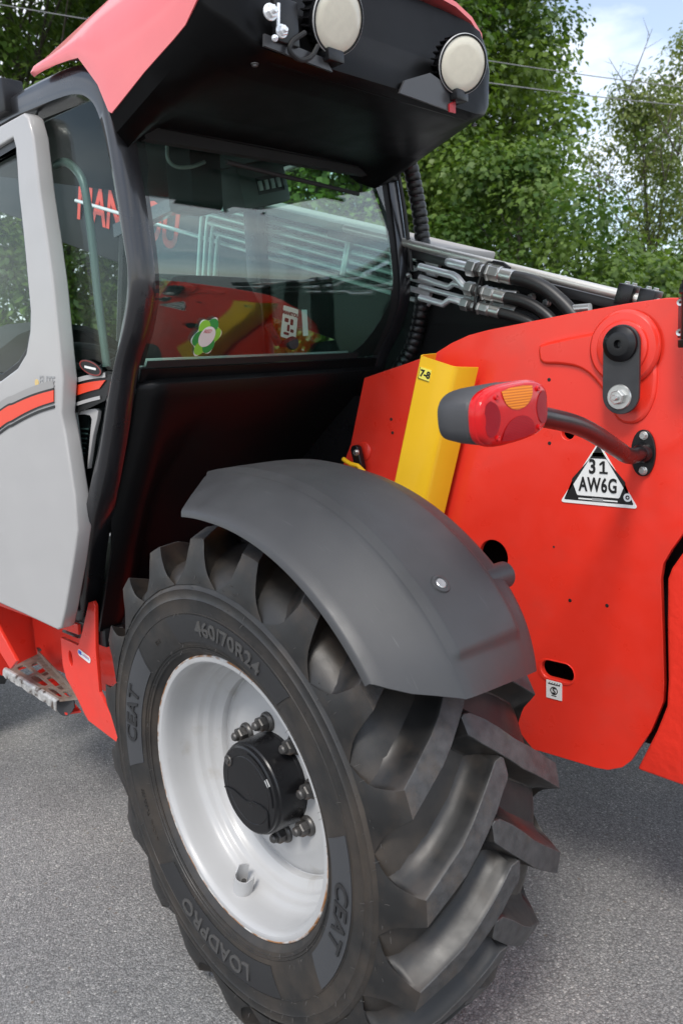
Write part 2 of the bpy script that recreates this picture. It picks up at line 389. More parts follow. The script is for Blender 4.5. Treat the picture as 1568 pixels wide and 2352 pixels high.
# ---------------------------------------------------------------- rear left wheel
WC = Vector((0, 0, 0.622)); STEER = -math.atan2(0.079, 0.997)
def wheel_local(phi, d, r_): return Vector((r_ * math.cos(phi), d, r_ * math.sin(phi)))
def ww(phi, d, r_):
    v = wheel_local(phi, d, r_); c, s = math.cos(STEER), math.sin(STEER)
    return WC + Vector((v.x * c - v.y * s, v.x * s + v.y * c, v.z))
YM = -0.2
CARC = [(0.194, 0.330), (0.205, 0.337), (0.211, 0.346), (0.2145, 0.349), (0.2165, 0.347), (0.2185, 0.353), (0.2225, 0.363), (0.2235, 0.362), (0.2265, 0.372), (0.2315, 0.395), (0.2345, 0.42), (0.2355, 0.445), (0.2352, 0.470), (0.2372, 0.4725), (0.2348, 0.475), (0.2335, 0.492), (0.2352, 0.4945), (0.2325, 0.497),
        (0.2285, 0.505), (0.2190, 0.521), (0.203, 0.5375), (0.178, 0.551), (0.145, 0.560), (0.08, 0.568), (0.0, 0.571)]
def side_y(r_):      # outer face of the sidewall at a radius
    rs = [p[1] for p in CARC[8:19]]; ys = [p[0] for p in CARC[8:19]]
    return YM + interp(r_, rs, ys)

def make_wheel(front=False):
    # rim and disc: one mesh, the wheel itself
    prof = [(0.3300, -0.016), (0.3345, -0.010), (0.3345, -0.003), (0.331, 0.0025), (0.325, 0.0040), (0.3185, 0.0022), (0.3135, -0.0035), (0.3110, -0.012), (0.3098, -0.030), (0.3085, -0.055), (0.3060, -0.074), (0.3015, -0.083), (0.2960, -0.088),
            (0.2930, -0.093), (0.2910, -0.101), (0.2870, -0.107), (0.2800, -0.111), (0.2770, -0.116), (0.2745, -0.124), (0.2690, -0.130), (0.2600, -0.134), (0.2530, -0.139), (0.2500, -0.147), (0.2495, -0.1545),
            (0.2470, -0.1555), (0.2440, -0.1520), (0.2300, -0.1465), (0.2100, -0.1400), (0.1950, -0.1330), (0.1860, -0.1290), (0.1740, -0.1266), (0.10, -0.1265)]
    b = B(); b.lathe(prof, (0, 0, 0), (0, 1, 0), 128, e1=(1, 0, 0))
    back = [(0.3300, -0.016), (0.318, -0.03), (0.313, -0.06), (0.300, -0.11), (0.268, -0.17), (0.262, -0.24), (0.30, -0.34), (0.333, -0.39), (0.333, -0.40), (0.31, -0.37), (0.24, -0.3), (0.24, -0.19)]
    b.lathe(back, (0, 0, 0), (0, 1, 0), 96, e1=(1, 0, 0))
    w = b.build('wheel', silver, None, keep=True, smooth=30)
    # rust line on the flange edge
    B().lathe([(0.3350, -0.004), (0.3340, 0.0020), (0.3322, 0.0036), (0.3302, 0.0037), (0.3295, 0.0026)], (0, 0, 0), (0, 1, 0), 128, e1=(1, 0, 0)).build('flange_edge', rust, w, keep=True)
    # tyre carcass
    prof = [(r_, YM + y) for y, r_ in CARC] + [(r_, YM - y) for y, r_ in CARC[::-1][1:]]
    B().lathe(prof, (0, 0, 0), (0, 1, 0), 180, e1=(1, 0, 0)).build('tyre', rubber, w, keep=True, smooth=50)
    # one tread lug, mirrored and repeated
    top = [(-0.036, 0.624), (-0.028, 0.6255), (-0.010, 0.626), (0.02, 0.626), (0.05, 0.6255), (0.085, 0.624), (0.12, 0.6205), (0.155, 0.615), (0.185, 0.609), (0.2085, 0.603), (0.2125, 0.594), (0.2165, 0.582), (0.2205, 0.566), (0.2245, 0.550), (0.2278, 0.534), (0.2298, 0.520), (0.2308, 0.507)]
    wide = [1.6, 2.2, 2.8, 3.0, 2.95, 2.85, 2.75, 2.7, 2.65, 2.65, 2.75, 2.95, 3.3, 3.85, 4.8, 6.6, 9.2]
    widep = wide[:9] + [2.65, 2.95, 3.4, 4.0, 4.8, 5.9, 7.5, 9.4]
    ysx = [-0.036, -0.02, 0.0, 0.05, 0.09, 0.15, 0.21]; dph = [-17.4, -17.0, -15.6, -11.6, -8.2, -4.2, 0.0]
    def carc_r(y):
        a = abs(y); ys = [p[0] for p in CARC[18:]][::-1]; rs = [p[1] for p in CARC[18:]][::-1]; return interp(a, ys, rs)
    rows = []
    random.seed(3)
    for i, ((y, r_), wd, wp_) in enumerate(zip(top, wide, widep)):
        yc = min(y, 0.21); pc = interp(yc, ysx, dph)
        side = i >= 9
        k = (i - 9) / 7 if side else 0.0
        ro = r_; 
        if side:    # carcass point behind the buttress
            rc = interp(k, [0, 0.25, 0.5, 0.75, 1], [0.525, 0.520, 0.513, 0.508, 0.500]); ybase = interp(rc, [0.497, 0.505, 0.519, 0.532], [0.2310, 0.2285, 0.217, 0.199]) - 0.003
        else:
            rc = carc_r(y) - 0.003; ybase = y
        h = 1 - k
        up_ext = 4.8 * h + 0.3; dn_ext = 2.4 * h + 0.3
        if side: up_ext, dn_ext = 0.5 + 4.6 * h ** 1.6, 0.4 + 2.3 * h ** 1.4
        if i == 0: up_ext, dn_ext = 4.0, 3.0
        sec = []
        # from the small-phi side (long hollow flank) over the flat top to the other flank
        for s_, q in ((0.0, 0.0), (0.28, 0.05), (0.5, 0.15), (0.68, 0.32), (0.82, 0.56), (0.93, 0.84), (1.0, 1.0)):
            sec.append((pc - wd - up_ext * (1 - s_), q))
        sec[-1] = (pc - wd, 0.972); sec.append((pc - wd + 0.15, 1.0)); sec.append((pc, 1.0)); sec.append((pc + wp_ - 0.15, 1.0))
        for s_, q in ((1.0, 0.972), (0.93, 0.80), (0.8, 0.5), (0.62, 0.26), (0.38, 0.09), (0.0, 0.0)):
            sec.append((pc + wp_ + dn_ext * (1 - s_), q))
        jit = 0.0012 * math.sin(i * 2.3)
        row = []
        for ph, q in sec:
            rr = rc + (ro - rc) * q + (jit if 0.9 < q else 0); yy = ybase + (y - ybase) * q
            row.append(wheel_local(R(ph), YM + yy, rr))
        rows.append(row)
    # nose end wall: a first row sunk into the carcass, a little further across
    nose = []
    for p in rows[0]:
        rr = math.hypot(p.x, p.z); f_ = 0.556 / rr
        nose.append(Vector((p.x * f_, YM - 0.052, p.z * f_)))
    b = B(); b.grid([nose] + rows)
    me = bpy.data.meshes.new('lug'); me.from_pydata([tuple(p) for p in b.v], [], b.f); me.update(); me.materials.append(rubberlug); me.materials.append(smoothrub)
    ncol = len(rows[0]) - 1
    for k_, f_ in enumerate(me.polygons): f_.material_index = 0 if (6 <= k_ % ncol <= 9 and 1 <= k_ // ncol <= 9) else 1
    bm = bmesh.new(); bm.from_mesh(me); bmesh.ops.recalc_face_normals(bm, faces=bm.faces); bm.to_mesh(me); bm.free(); smooth_by_angle(me, 24)
    me2 = bpy.data.meshes.new('lug'); me2.from_pydata([(p.x, 2 * YM - p.y, p.z) for p in b.v], [], b.f); me2.update(); me2.materials.append(rubberlug); me2.materials.append(smoothrub)
    for k_, f_ in enumerate(me2.polygons): f_.material_index = 0 if (6 <= k_ % ncol <= 9 and 1 <= k_ // ncol <= 9) else 1
    bm = bmesh.new(); bm.from_mesh(me2); bmesh.ops.recalc_face_normals(bm, faces=bm.faces); bm.to_mesh(me2); bm.free(); smooth_by_angle(me2, 24)
    NL = 19; pitch = 360 / NL
    for k in range(NL):
        for mm, off in ((me, 179.3), (me2, 179.3 - pitch / 2)):
            o = bpy.data.objects.new('lug', mm); COL.objects.link(o); o.parent = w; o['_w'] = (0, 0, 0)
            o.rotation_euler = (0, -R(off + k * pitch), 0)
    if front: return w
    # name panels and lettering moulded in the sidewall
    def arc_panel(name, phc, half, r0, r1, material=letter, skew=3.0, th=0.0022):
        rows = []
        n = 26
        for i in range(n + 1):
            t = i / n; row = []
            for j in range(7):
                s_ = j / 6; rr = r0 + (r1 - r0) * s_
                hh = half - skew * (1 - s_) if True else half
                ph = phc + hh * (1 - 2 * t)
                row.append(wheel_local(R(ph), side_y(rr) + th, rr))
            rows.append(row)
        return shell(rows, -th * 1.6).build(name, material, w, local=True, smooth=20)
    def arc_text(s, phc, rmid, size, depth=0.0035, flip=False, spacing=1.05, offset=0.004, material=letter, xs=1.0, lift=0.0):
        def fn(c):
            rr = rmid + (-c.y if flip else c.y); ph = R(phc) + (c.x / rmid if not flip else -c.x / rmid)
            return wheel_local(ph, side_y(rr) + c.z + depth * 0.45 + lift, rr)
        return lettering('lettering', s, size, depth, fn, material, w, offset=offset, spacing=spacing, local=True, xs=xs)
    dk = mat('panel_rubber', (0.020, 0.020, 0.021), 0.5, bump=0.15, bscale=200)
    sat = mat('smooth_panel_rubber', (0.050, 0.052, 0.056), 0.42, bump=0.1, bscale=300)
    # seen from outside, phi runs clockwise from the front (left in view): text reads with growing phi
    arc_panel('name_panel', 98, 32, 0.372, 0.437, dk); arc_text('460/70R24', 100, 0.405, 0.050, xs=1.05, lift=0.002, offset=0.0008)
    arc_panel('name_panel', 17, 25, 0.372, 0.437, sat); arc_text('CEAT', 14, 0.405, 0.056, material=dk, lift=0.0022, xs=1.15, offset=0.001)
    arc_panel('name_panel', 281, 36, 0.372, 0.437, dk); arc_text('LOADPRO', 281, 0.405, 0.052, xs=1.15, lift=0.002, offset=0.0008)
    arc_panel('name_panel', 194, 27, 0.372, 0.437, sat); arc_text('CEAT', 193, 0.405, 0.056, material=dk, lift=0.0022, xs=1.15, offset=0.001)
    # thin raised line round each panel row and bead ribs
    for r0 in (0.4405, 0.3605, 0.3545):
        yb = side_y(r0) if r0 > 0.373 else YM + interp(r0, [0.353, 0.363, 0.373], [0.2187, 0.2240, 0.2270])
        B().lathe([(r0 - 0.0016, yb - 0.001), (r0 - 0.0006, yb + 0.0013), (r0 + 0.0006, yb + 0.0013), (r0 + 0.0016, yb - 0.001)], (0, 0, 0), (0, 1, 0), 160, e1=(1, 0, 0)).build('sidewall_rib', rubber, w, local=True)
    # small moulded lines of print and ribs round the bead
    for ph, s_ in ((334, 'RADIAL  TUBELESS'), (55, 'E11')):
        arc_text(s_, ph, 0.40, 0.016, 0.0018, material=rubber, offset=0.0)
    # moulding whiskers
    b = B(); rr_ = random.Random(5)
    for k in range(330):
        ph = rr_.uniform(0, 2 * math.pi); r0 = rr_.choice([0.352, 0.366, 0.445, 0.473, 0.4945, 0.51, 0.53]) + rr_.uniform(-0.004, 0.004)
        y0 = side_y(min(max(r0, 0.373), 0.509)) if r0 < 0.512 else YM + 0.229
        if r0 < 0.373: y0 = YM + interp(r0, [0.347, 0.363, 0.373], [0.217, 0.2235, 0.227])
        p = wheel_local(ph, y0 - 0.001, r0); a = rr_.uniform(-0.5, 0.5); l = rr_.uniform(0.004, 0.013)
        d = (wheel_local(ph + a, 0, 1) * 0.8 * rr_.choice([1, 1, -1]) + Vector((0, rr_.uniform(0.4, 0.9), 0))).normalized()
        b.tube([p, p + d * l * 0.6, p + d * l + Vector((0, 0, -0.001))], [0.0006, 0.0005, 0.0003], 4)
    o = b.build('moulding_whiskers', mat('whisker_rubber', (0.075, 0.07, 0.065), 0.5), w, local=True); o['kind'] = 'stuff'
    # hub with planetary cover
    hub = B().lathe([(0.113, -0.1262), (0.113, -0.118), (0.1120, -0.116), (0.1115, -0.062), (0.1105, -0.0535), (0.108, -0.050), (0.1065, -0.0495), (0.1050, -0.0425), (0.101, -0.040), (0.082, -0.0395), (0.081, -0.0405), (0.0795, -0.0395), (0.0, -0.0385)], (0, 0, 0), (0, 1, 0), 72, e1=(1, 0, 0)).build('hub', satin, w, local=True, smooth=25)
    # raised S-shaped rib and the fill plug on the cover
    pts = spline([wheel_local(R(-15), -0.038, 0.098), wheel_local(R(-20), -0.038, 0.06), wheel_local(R(-75), -0.038, 0.03), wheel_local(R(215), -0.038, 0.035), wheel_local(R(200), -0.038, 0.075), wheel_local(R(222), -0.038, 0.10)], 8)
    B().tube(pts, 0.0022, 6).build('cover_rib', satin, w, local=True)
    pts = [wheel_local(R(a), -0.0385, 0.094) for a in range(95, 190, 5)]
    B().tube(pts, 0.0018, 6).build('cover_rib', satin, w, local=True)
    B().box((-0.006, 0, -0.009), (0.006, 0.003, 0.009), Matrix.Translation(wheel_local(R(150), -0.041, 0.092)) @ Matrix.Rotation(R(40), 4, 'Y')).build('filler_mark', ltgrey, w, bevel=0.001, local=True)
    hexbolt('drain_plug', wheel_local(R(35), -0.040, 0.088), (0, 1, 0), 0.008, 0.004, steeld, w, washer=0.014, local=True)
    for k in range(8):
        p = wheel_local(R(36 + 45 * k), -0.1262, 0.1375)
        b = B(); c = Vector(p); ax = Vector((0, 1, 0))
        b.lathe([(0, 0), (0.0245, 0), (0.0245, 0.005), (0.022, 0.009), (0.0180, 0.011)], c, ax, 24)
        b.lathe([(0.0182, 0.010), (0.0182, 0.028), (0.0160, 0.0315), (0.0112, 0.0315)], c, ax, 6)
        b.lathe([(0.0110, 0.030), (0.0110, 0.041), (0.008, 0.0445), (0.0, 0.0445)], c, ax, 16)
        b.build('wheel_nut', steeld, w, smooth=25, local=True)
    # valve guard: an open curved tab on the rim with the valve inside
    rows = []
    cv = wheel_local(R(-76), -0.055, 0.3055)
    er = wheel_local(R(-76), 0, 1); et = Vector((-er.z, 0, er.x))
    for i in range(15):
        a = R(-60 + 300 * i / 14)
        c = cv + (et * math.cos(a) + Vector((0, 1, 0)) * math.sin(a)) * 0.025
        hgt = 0.040 if 3 < i < 11 else 0.040 + 0.016 * (1 if i <= 3 else 0.3)
        rows.append([c + er * 0.01, c - er * hgt * 0.5, c - er * hgt])
    shell(rows, 0.003).build('valve_guard', silver, w, local=True)
    B().tube([cv + er * 0.012, cv - er * 0.026], 0.006, 10).build('valve', steeld, w, local=True)
    return w
PANELS = {}
wheel = make_wheel()
wheel.parent = ROOT; wheel.location = WC; wheel.rotation_euler = (0, 0, STEER)
label(wheel, 'silver rear wheel with black lugged tyre')
# front wheel on the same side: copies of the same meshes
fwh = wheel.copy(); COL.objects.link(fwh); fwh.parent = ROOT; fwh.location = (2.62, 0.0, 0.622); fwh.rotation_euler = (0, R(7), -STEER)
label(fwh, 'front wheel beyond the cab step')
for ch in list(wheel.children):
    if ch.name.split('.')[0] in ('tyre', 'lug', 'hub'):
        c = ch.copy(); COL.objects.link(c); c.parent = fwh

# ---------------------------------------------------------------- mudguard over the rear wheel (turns with it)
secd = [0.047, 0.045, 0.040, 0.020, -0.010, -0.045, -0.076, -0.084, -0.088, -0.092, -0.105, -0.112, -0.150, -0.20, -0.25, -0.285, -0.295, -0.300, -0.305, -0.310, -0.315, -0.340, -0.354, -0.364, -0.369, -0.370]
secr = [0.660, 0.671, 0.676, 0.6855, 0.7005, 0.7185, 0.7345, 0.738, 0.7392, 0.7395, 0.740, 0.740, 0.7405, 0.7405, 0.740, 0.7382, 0.7374, 0.7367, 0.736, 0.735, 0.7345, 0.732, 0.727, 0.716, 0.700, 0.688]
rows = []
NP = 150
for d_, r_ in zip(secd, secr):
    p0 = interp(-d_, [-0.046, 0.0, 0.05, 0.088, 0.12, 0.35], [85.5, 82.5, 80.0, 78.0, 75.5, 67]); p1 = interp(-d_, [-0.046, 0.0, 0.088, 0.12, 0.35], [140.5, 144, 148.2, 148.4, 149])
    row = []
    for k in range(NP + 1):
        t = k / NP; ph = p0 + (p1 - p0) * t
        bulge = 0.0
        # raised panel that fades out towards the rear lower end
        edge = max(0.0, min(1.0, (143.4 - ph) / 1.5)); edge = edge * edge * (3 - 2 * edge)
        ins = max(0.0, min(1.0, (-d_ - 0.092) / 0.013)) * max(0.0, min(1.0, (0.315 + d_) / 0.02))
        bulge = 0.010 * edge * ins
        rr = r_ + bulge + 0.010 * max(0, (ph - 138) / 12) ** 2 * -1 - max(0, (ph - 130) / 19) ** 2 * 0.040 * max(0.0, min(1.0, (-d_ - 0.12) / 0.23)) + 0.006 * math.sin(math.pi * max(0, min(1, (ph - 95) / 50)))
        row.append(ww(R(ph), d_, rr))
    rows.append(row)
sh_ = shell(rows, -0.007)
mg = sh_.build('mudguard', guard, ROOT, smooth=40)
nt = guard.node_tree; pb = nt.nodes['Principled BSDF']; tcn = nt.nodes.new('ShaderNodeTexCoord'); mpn = nt.nodes.new('ShaderNodeMapping'); mpn.inputs['Scale'].default_value = (5, 90, 5); mpn.inputs['Rotation'].default_value = (0.3, 0.5, 0.7)
nzn = nt.nodes.new('ShaderNodeTexNoise'); nzn.inputs['Scale'].default_value = 3.0; nzn.inputs['Detail'].default_value = 5
rpn = nt.nodes.new('ShaderNodeValToRGB'); rpn.color_ramp.elements[0].position = 0.66; rpn.color_ramp.elements[1].position = 0.80; rpn.color_ramp.elements[1].color = (0.5, 0.5, 0.5, 1)
mxn = nt.nodes.new('ShaderNodeMix'); mxn.data_type = 'RGBA'; mxn.inputs[7].default_value = (0.11, 0.11, 0.11, 1)
src_ = pb.inputs['Base Color'].links[0].from_socket
nt.links.new(tcn.outputs['Object'], mpn.inputs[0]); nt.links.new(mpn.outputs[0], nzn.inputs['Vector']); nt.links.new(nzn.outputs['Fac'], rpn.inputs[0]); nt.links.new(rpn.outputs[0], mxn.inputs[0]); nt.links.new(src_, mxn.inputs[6]); nt.links.new(mxn.outputs[2], pb.inputs['Base Color'])
# countersunk fixing with a bright bolt
def guard_pt(px, py):
    d = ray(px, py); o = CAM - WC; a = Vector((0.079, 0.997, 0)).normalized()
    A = d - a * d.dot(a); Q = o - a * o.dot(a); r_ = 0.7568
    aa, bb, cc = A.dot(A), 2 * A.dot(Q), Q.dot(Q) - r_ * r_
    t = (-bb - math.sqrt(bb * bb - 4 * aa * cc)) / (2 * aa); p = CAM + d * t
    n_ = (p - WC); n_ = (n_ - a * n_.dot(a)).normalized(); return p, n_
p, nn = guard_pt(1012, 1340)
B().lathe([(0.0, 0.001), (0.0125, 0.001), (0.0135, 0.0025), (0.016, 0.0022), (0.019, 0.0008), (0.0205, -0.003)], p, nn, 24).build('fixing_recess', guard, mg)
B().lathe([(0.0, 0.0022), (0.0095, 0.0022), (0.0108, 0.001)], p, nn, 20).build('fixing_bolt', steel, mg)
# carrier arm between guard and hub
B().tube([ww(R(104), -0.30, 0.70), ww(R(108), -0.36, 0.64), ww(R(112), -0.44, 0.40), ww(R(115), -0.45, 0.15)], 0.026, 14).build('carrier_arm', satin, mg)
B().tube([ww(R(132.5), -0.31, 0.712), ww(R(132.5), -0.385, 0.712)], 0.028, 20).build('carrier_boss', guard, mg)
# axle
B().tube([ww(0, -0.19, 0.0), (-0.02, -0.5, 0.62), (-0.02, -1.7, 0.62)], [0.10, 0.12, 0.12], 20).build('axle', satin, ROOT)
B().lathe([(0.0, 0.02), (0.17, 0.0), (0.19, -0.05), (0.19, -0.14), (0.12, -0.22)], ww(0, -0.2, 0), (0.079, 0.997, 0), 32).build('axle_hub', satin, ROOT)

# ---------------------------------------------------------------- red chassis plate beside the boom pivot
YP = -0.85
def P2(px, py, y=YP): p = at(px, py, 'y', y); return (p.x, p.z)
outer = [P2(836, 868), P2(930, 836), P2(998, 812), P2(1036, 788), P2(1075, 770), P2(1120, 758), P2(1300, 722), P2(1440, 697), P2(1530, 684), P2(1600, 684),
         P2(1640, 760), P2(1640, 1100), P2(1600, 1180), P2(1560, 1236), P2(1540, 1264), P2(1522, 1295), P2(1516, 1330), P2(1520, 1440), P2(1524, 1570), P2(1522, 1612), P2(1494, 1680), P2(1448, 1748), P2(1428, 1763), P2(1395, 1769), P2(1366, 1764), P2(1240, 1726), P2(1100, 1692), P2(760, 1580), P2(700, 1300), P2(805, 1020)]
slot = [P2(*q) for q in ()]
c0 = Vector(P2(1259, 1535)); c1 = Vector(P2(1300, 1548)); cc = (c0 + c1) / 2; dv = c1 - c0
slot = rrect(cc.x, cc.y, 0.098, 0.050, 0.024, ang=0.0)
bh = P2(1132, 1278)
bore = circ(bh[0], bh[1], 0.047)
hp = [P2(*q) for q in ((1260, 872), (1261, 1018), (898, 963), (901, 994), (1308, 1379), (1393, 1391), (1271, 1256))]
hl = P2(1303, 994)
chassis = plate('chassis_plate', [outer, slot, bore, circ(hl[0], hl[1], 0.018)], 0.018, yplane(YP - 0.009), red, ROOT, bevel=0.002)
label(chassis, 'red painted steel side plate')
for i, (hx, hz) in enumerate(hp):
    r_ = 0.0045 if i < 6 else 0.0028
    B().lathe([(0.0, 0.0006), (r_ * 0.6, 0.0016), (r_, 0.001), (r_ * 1.15, -0.001)], (hx, YP, hz), (0, 1, 0), 16).build('hole_plug', blackp, chassis)
# slot lip and inner wall of the boxed frame, coloured black to keep slot and gap dark
plate('slot_lip', [rrect(cc.x + 0.004, cc.y - 0.003, 0.112, 0.064, 0.031), rrect(cc.x, cc.y, 0.099, 0.051, 0.0245)], 0.004, yplane(YP + 0.0005), red, chassis, bevel=0.0015)
plate('inner_wall', [[(-0.70, 0.56), (0.7, 0.56), (0.7, 1.46), (0.1, 1.5), (-0.70, 1.55)]], 0.012, yplane(YP - 0.10), satin, chassis)
# pressed reinforcement round the pivot
tear = [P2(1240, 826), P2(1238, 800), P2(1252, 788), P2(1330, 770), P2(1400, 760), P2(1452, 768), P2(1490, 795), P2(1508, 840), P2(1508, 890), P2(1500, 925), P2(1482, 958), P2(1455, 974), P2(1424, 968), P2(1404, 940), P2(1392, 908), P2(1362, 868), P2(1330, 846), P2(1290, 838), P2(1252, 836)]
tear = [tuple(q) for q in spline(tear + [tear[0]], 5)][:-1]
plate('pivot_reinforcement', [tear], 0.022, yplane(YP - 0.003), red, chassis, bevel=0.008)
pc_ = P2(1432, 798, YP + 0.013)
pin = Vector((pc_[0], YP + 0.012, pc_[1]))
B().lathe([(0.088, -0.002), (0.086, 0.004), (0.080, 0.009), (0.066, 0.010), (0.064, 0.010), (0.062, 0.016), (0.058, 0.018), (0.0, 0.018)], pin, (0, 1, 0), 48).build('pivot_boss', red, chassis)
YL = YP + 0.047
la = P2(1424, 790, YL); lb = P2(1424, 908, YL)
cxl = (la[0] + lb[0]) / 2
czl = (la[1] + lb[1]) / 2
keeper = plate('keeper_plate', [rrect(cxl, czl, 0.089, abs(la[1] - lb[1]) + 0.089, 0.0444, n=10)], 0.010, yplane(YL - 0.005), mat('keeper_black', (0.030, 0.030, 0.032), 0.42, var=0.2, vscale=40, rvar=0.1), chassis, bevel=0.0012)
label(keeper, 'black pin keeper plate')
B().lathe([(0.042, -0.03), (0.0415, 0.002), (0.0405, 0.008), (0.028, 0.015), (0.0262, 0.0155), (0.010, 0.0155), (0.0085, 0.012), (0.008, -0.005), (0, -0.005)], (la[0], YL, la[1]), (0, 1, 0), 40).build('pin_cap', satin, keeper)
hexbolt('keeper_bolt', (lb[0] + 0.003, YL - 0.003, lb[1] - 0.004), (0, 1, 0), 0.0175, 0.014, steel, keeper, washer=0.030, wh=0.007, stud=0.007)
B().lathe([(0.034, -0.032), (0.032, 0.0), (0, 0.0)], (lb[0] + 0.003, YL - 0.012, lb[1]), (0, 1, 0), 24).build('spacer', red, keeper)
# anti-theft triangle plate
sx0, sz0 = P2(1285, 1153, YP + 0.003); sx1, sz1 = P2(1464, 1169, YP + 0.003); sxa, sza = P2(1372, 1015, YP + 0.003)
szb = (sz0 + sz1) / 2; smx = (sx0 + sx1) / 2; sw = abs(sx0 - sx1); sh = sza - szb
def SY(y): return lambda c: Vector((smx - c.x, y + c.z, szb + c.y))     # reads from the left side of the machine
tri = lambda k, dy=0.0: [(-sw / 2 * k, dy), (sw / 2 * k, dy), (0, dy + sh * k)]
tag_ = plate('identity_plate', [round_poly(tri(1.0), 0.012)], 0.002, SY(YP + 0.0012), white, chassis)
plate('border', [round_poly(tri(0.90, 0.0085), 0.006), round_poly([(-sw * 0.27, 0.022), (sw * 0.27, 0.022), (sw * 0.345, 0.062), (sw * 0.10, sh * 0.74), (-sw * 0.10, sh * 0.74), (-sw * 0.345, 0.062)], 0.004)], 0.0006, SY(YP + 0.0026), blackp, tag_)
lettering('lettering', '3', 0.050, 0.0006, lambda c: SY(YP + 0.0036)(Vector((c.x - 0.015, c.y + 0.096, c.z))), blackp, tag_, offset=0.0013, xs=0.85)
plate('lettering', [[(0.004, 0.081), (0.026, 0.081), (0.026, 0.086), (0.018, 0.086), (0.018, 0.1125), (0.012, 0.1125), (0.004, 0.106), (0.004, 0.101), (0.012, 0.105), (0.012, 0.086), (0.004, 0.086)]], 0.0006, SY(YP + 0.0036), blackp, tag_)
lettering('lettering', 'AW6G', 0.050, 0.0006, lambda c: SY(YP + 0.0036)(Vector((c.x, c.y + 0.050, c.z))), blackp, tag_, offset=0.0013, spacing=1.1, xs=0.66)
plate('green_band', [rrect(0, 0.128, 0.030, 0.010, 0.001)], 0.0006, SY(YP + 0.0026), limep, tag_)
plate('emblem', [circ(sw * 0.372, 0.026, 0.0105, 20), circ(sw * 0.372, 0.026, 0.0055, 16)], 0.0006, SY(YP + 0.0034), white, tag_)
plate('emblem', [circ(sw * 0.372, 0.026, 0.0022, 10)], 0.0006, SY(YP + 0.0034), white, tag_)
plate('print_line', [rrect(0, 0.0140, sw * 0.50, 0.0035, 0.0005)], 0.0006, SY(YP + 0.0034), white, tag_)
plate('print_line', [rrect(0, 0.0143, sw * 0.14, 0.0075, 0.0005)], 0.0006, SY(YP + 0.0041), greyp, tag_)
# tie-down pictogram
qx, qz = P2(1271.5, 1585, YP + 0.002)
def QY(c): return Vector((qx - c.x, YP + 0.0016 + c.z, qz + c.y))
tq = plate('tie_down_sticker', [rrect(0, 0, 0.047, 0.052, 0.001)], 0.002, QY, white, chassis)
def QZ(c): return QY(Vector((c.x, c.y, c.z + 0.0014)))
plate('pictogram', [rrect(0, 0.016, 0.036, 0.0025, 0.0005)], 0.0006, QZ, blackp, tq)
for k in range(5): plate('pictogram', [[(-0.016 + k * 0.0075, 0.0175), (-0.0135 + k * 0.0075, 0.0175), (-0.0105 + k * 0.0075, 0.0215), (-0.0125 + k * 0.0075, 0.0215)]], 0.0006, QZ, blackp, tq)
plate('pictogram', [circ(0, -0.002, 0.0115, 20), circ(0, -0.002, 0.0088, 20)], 0.0006, QZ, blackp, tq)
lettering('pictogram', 'S', 0.022, 0.0006, lambda c: QZ(Vector((c.x, c.y - 0.003, c.z))), blackp, tq, offset=0.0006)
plate('pictogram', [rrect(0, -0.0165, 0.016, 0.0022, 0.0005)], 0.0006, QZ, blackp, tq)

# right hand plate of the frame and rear counterweight
plate('chassis_plate', [[(x, z) for x, z in outer if True]], 0.018, yplane(-1.50), red, ROOT, bevel=0.002)
cwy = -0.80
cw = [P2(1600, 1225, cwy), P2(1564, 1272, cwy), P2(1540, 1306, cwy), P2(1531, 1330, cwy), P2(1530, 1440, cwy), P2(1532, 1560, cwy), P2(1529, 1622, cwy), P2(1506, 1680, cwy), P2(1461, 1768, cwy), P2(1560, 1803, cwy)]
zb = cw[-1][1]
cw = cw[:-1] + [(-1.10, zb - 0.02), (-1.22, zb + 0.1), (-1.22, 1.14), (-0.95, 1.22)]
b = B(); n_ = len(cw)
v = [(x, cwy, z) for x, z in cw] + [(x, -1.55, z) for x, z in cw]
b.add(v, [tuple(range(n_)), tuple(range(2 * n_ - 1, n_ - 1, -1))] + [(i, (i + 1) % n_, n_ + (i + 1) % n_, n_ + i) for i in range(n_)])
label(b.build('counterweight', redcast, ROOT, bevel=0.008, bseg=3, smooth=60), 'red cast counterweight at the rear end')

# ---------------------------------------------------------------- side lamp at the right-hand edge
sp = at(1568, 720, 'y', -0.78)
sl_ = B().lathe([(0.0, -0.068), (0.034, -0.068), (0.036, -0.064), (0.036, -0.052), (0.031, -0.050), (0.031, 0.045), (0.036, 0.048), (0.036, 0.058), (0.034, 0.061), (0.034, 0.066), (0.031, 0.069), (0.031, 0.074), (0.028, 0.077), (0.028, 0.10), (0.0, 0.10)], (sp.x - 0.030, -0.775, sp.z - 0.005), (0, 0, 1), 32).build('side_marker_lamp', black, ROOT)
label(sl_, 'black round side lamp with ribbed cap')
B().tube([(sp.x - 0.03, -0.775, sp.z + 0.09), (sp.x - 0.035, -0.77, sp.z + 0.3)], 0.014, 10).build('lamp_stem', black, sl_)
bk = B().box((sp.x - 0.02, -0.83, sp.z - 0.052), (sp.x + 0.012, -0.78, sp.z + 0.035)).build('lamp_bracket', mat('dark_red_lamp', (0.25, 0.01, 0.012), 0.3), sl_, bevel=0.002)
for dz in (0.024, -0.040):
    B().lathe([(0.0026, -0.002), (0.003, 0.004), (0.0075, 0.005), (0.008, 0.002), (0.008, 0.0)], (sp.x + 0.006, -0.7805, sp.z + dz), (0, 1, 0), 16).build('screw', steel, sl_)

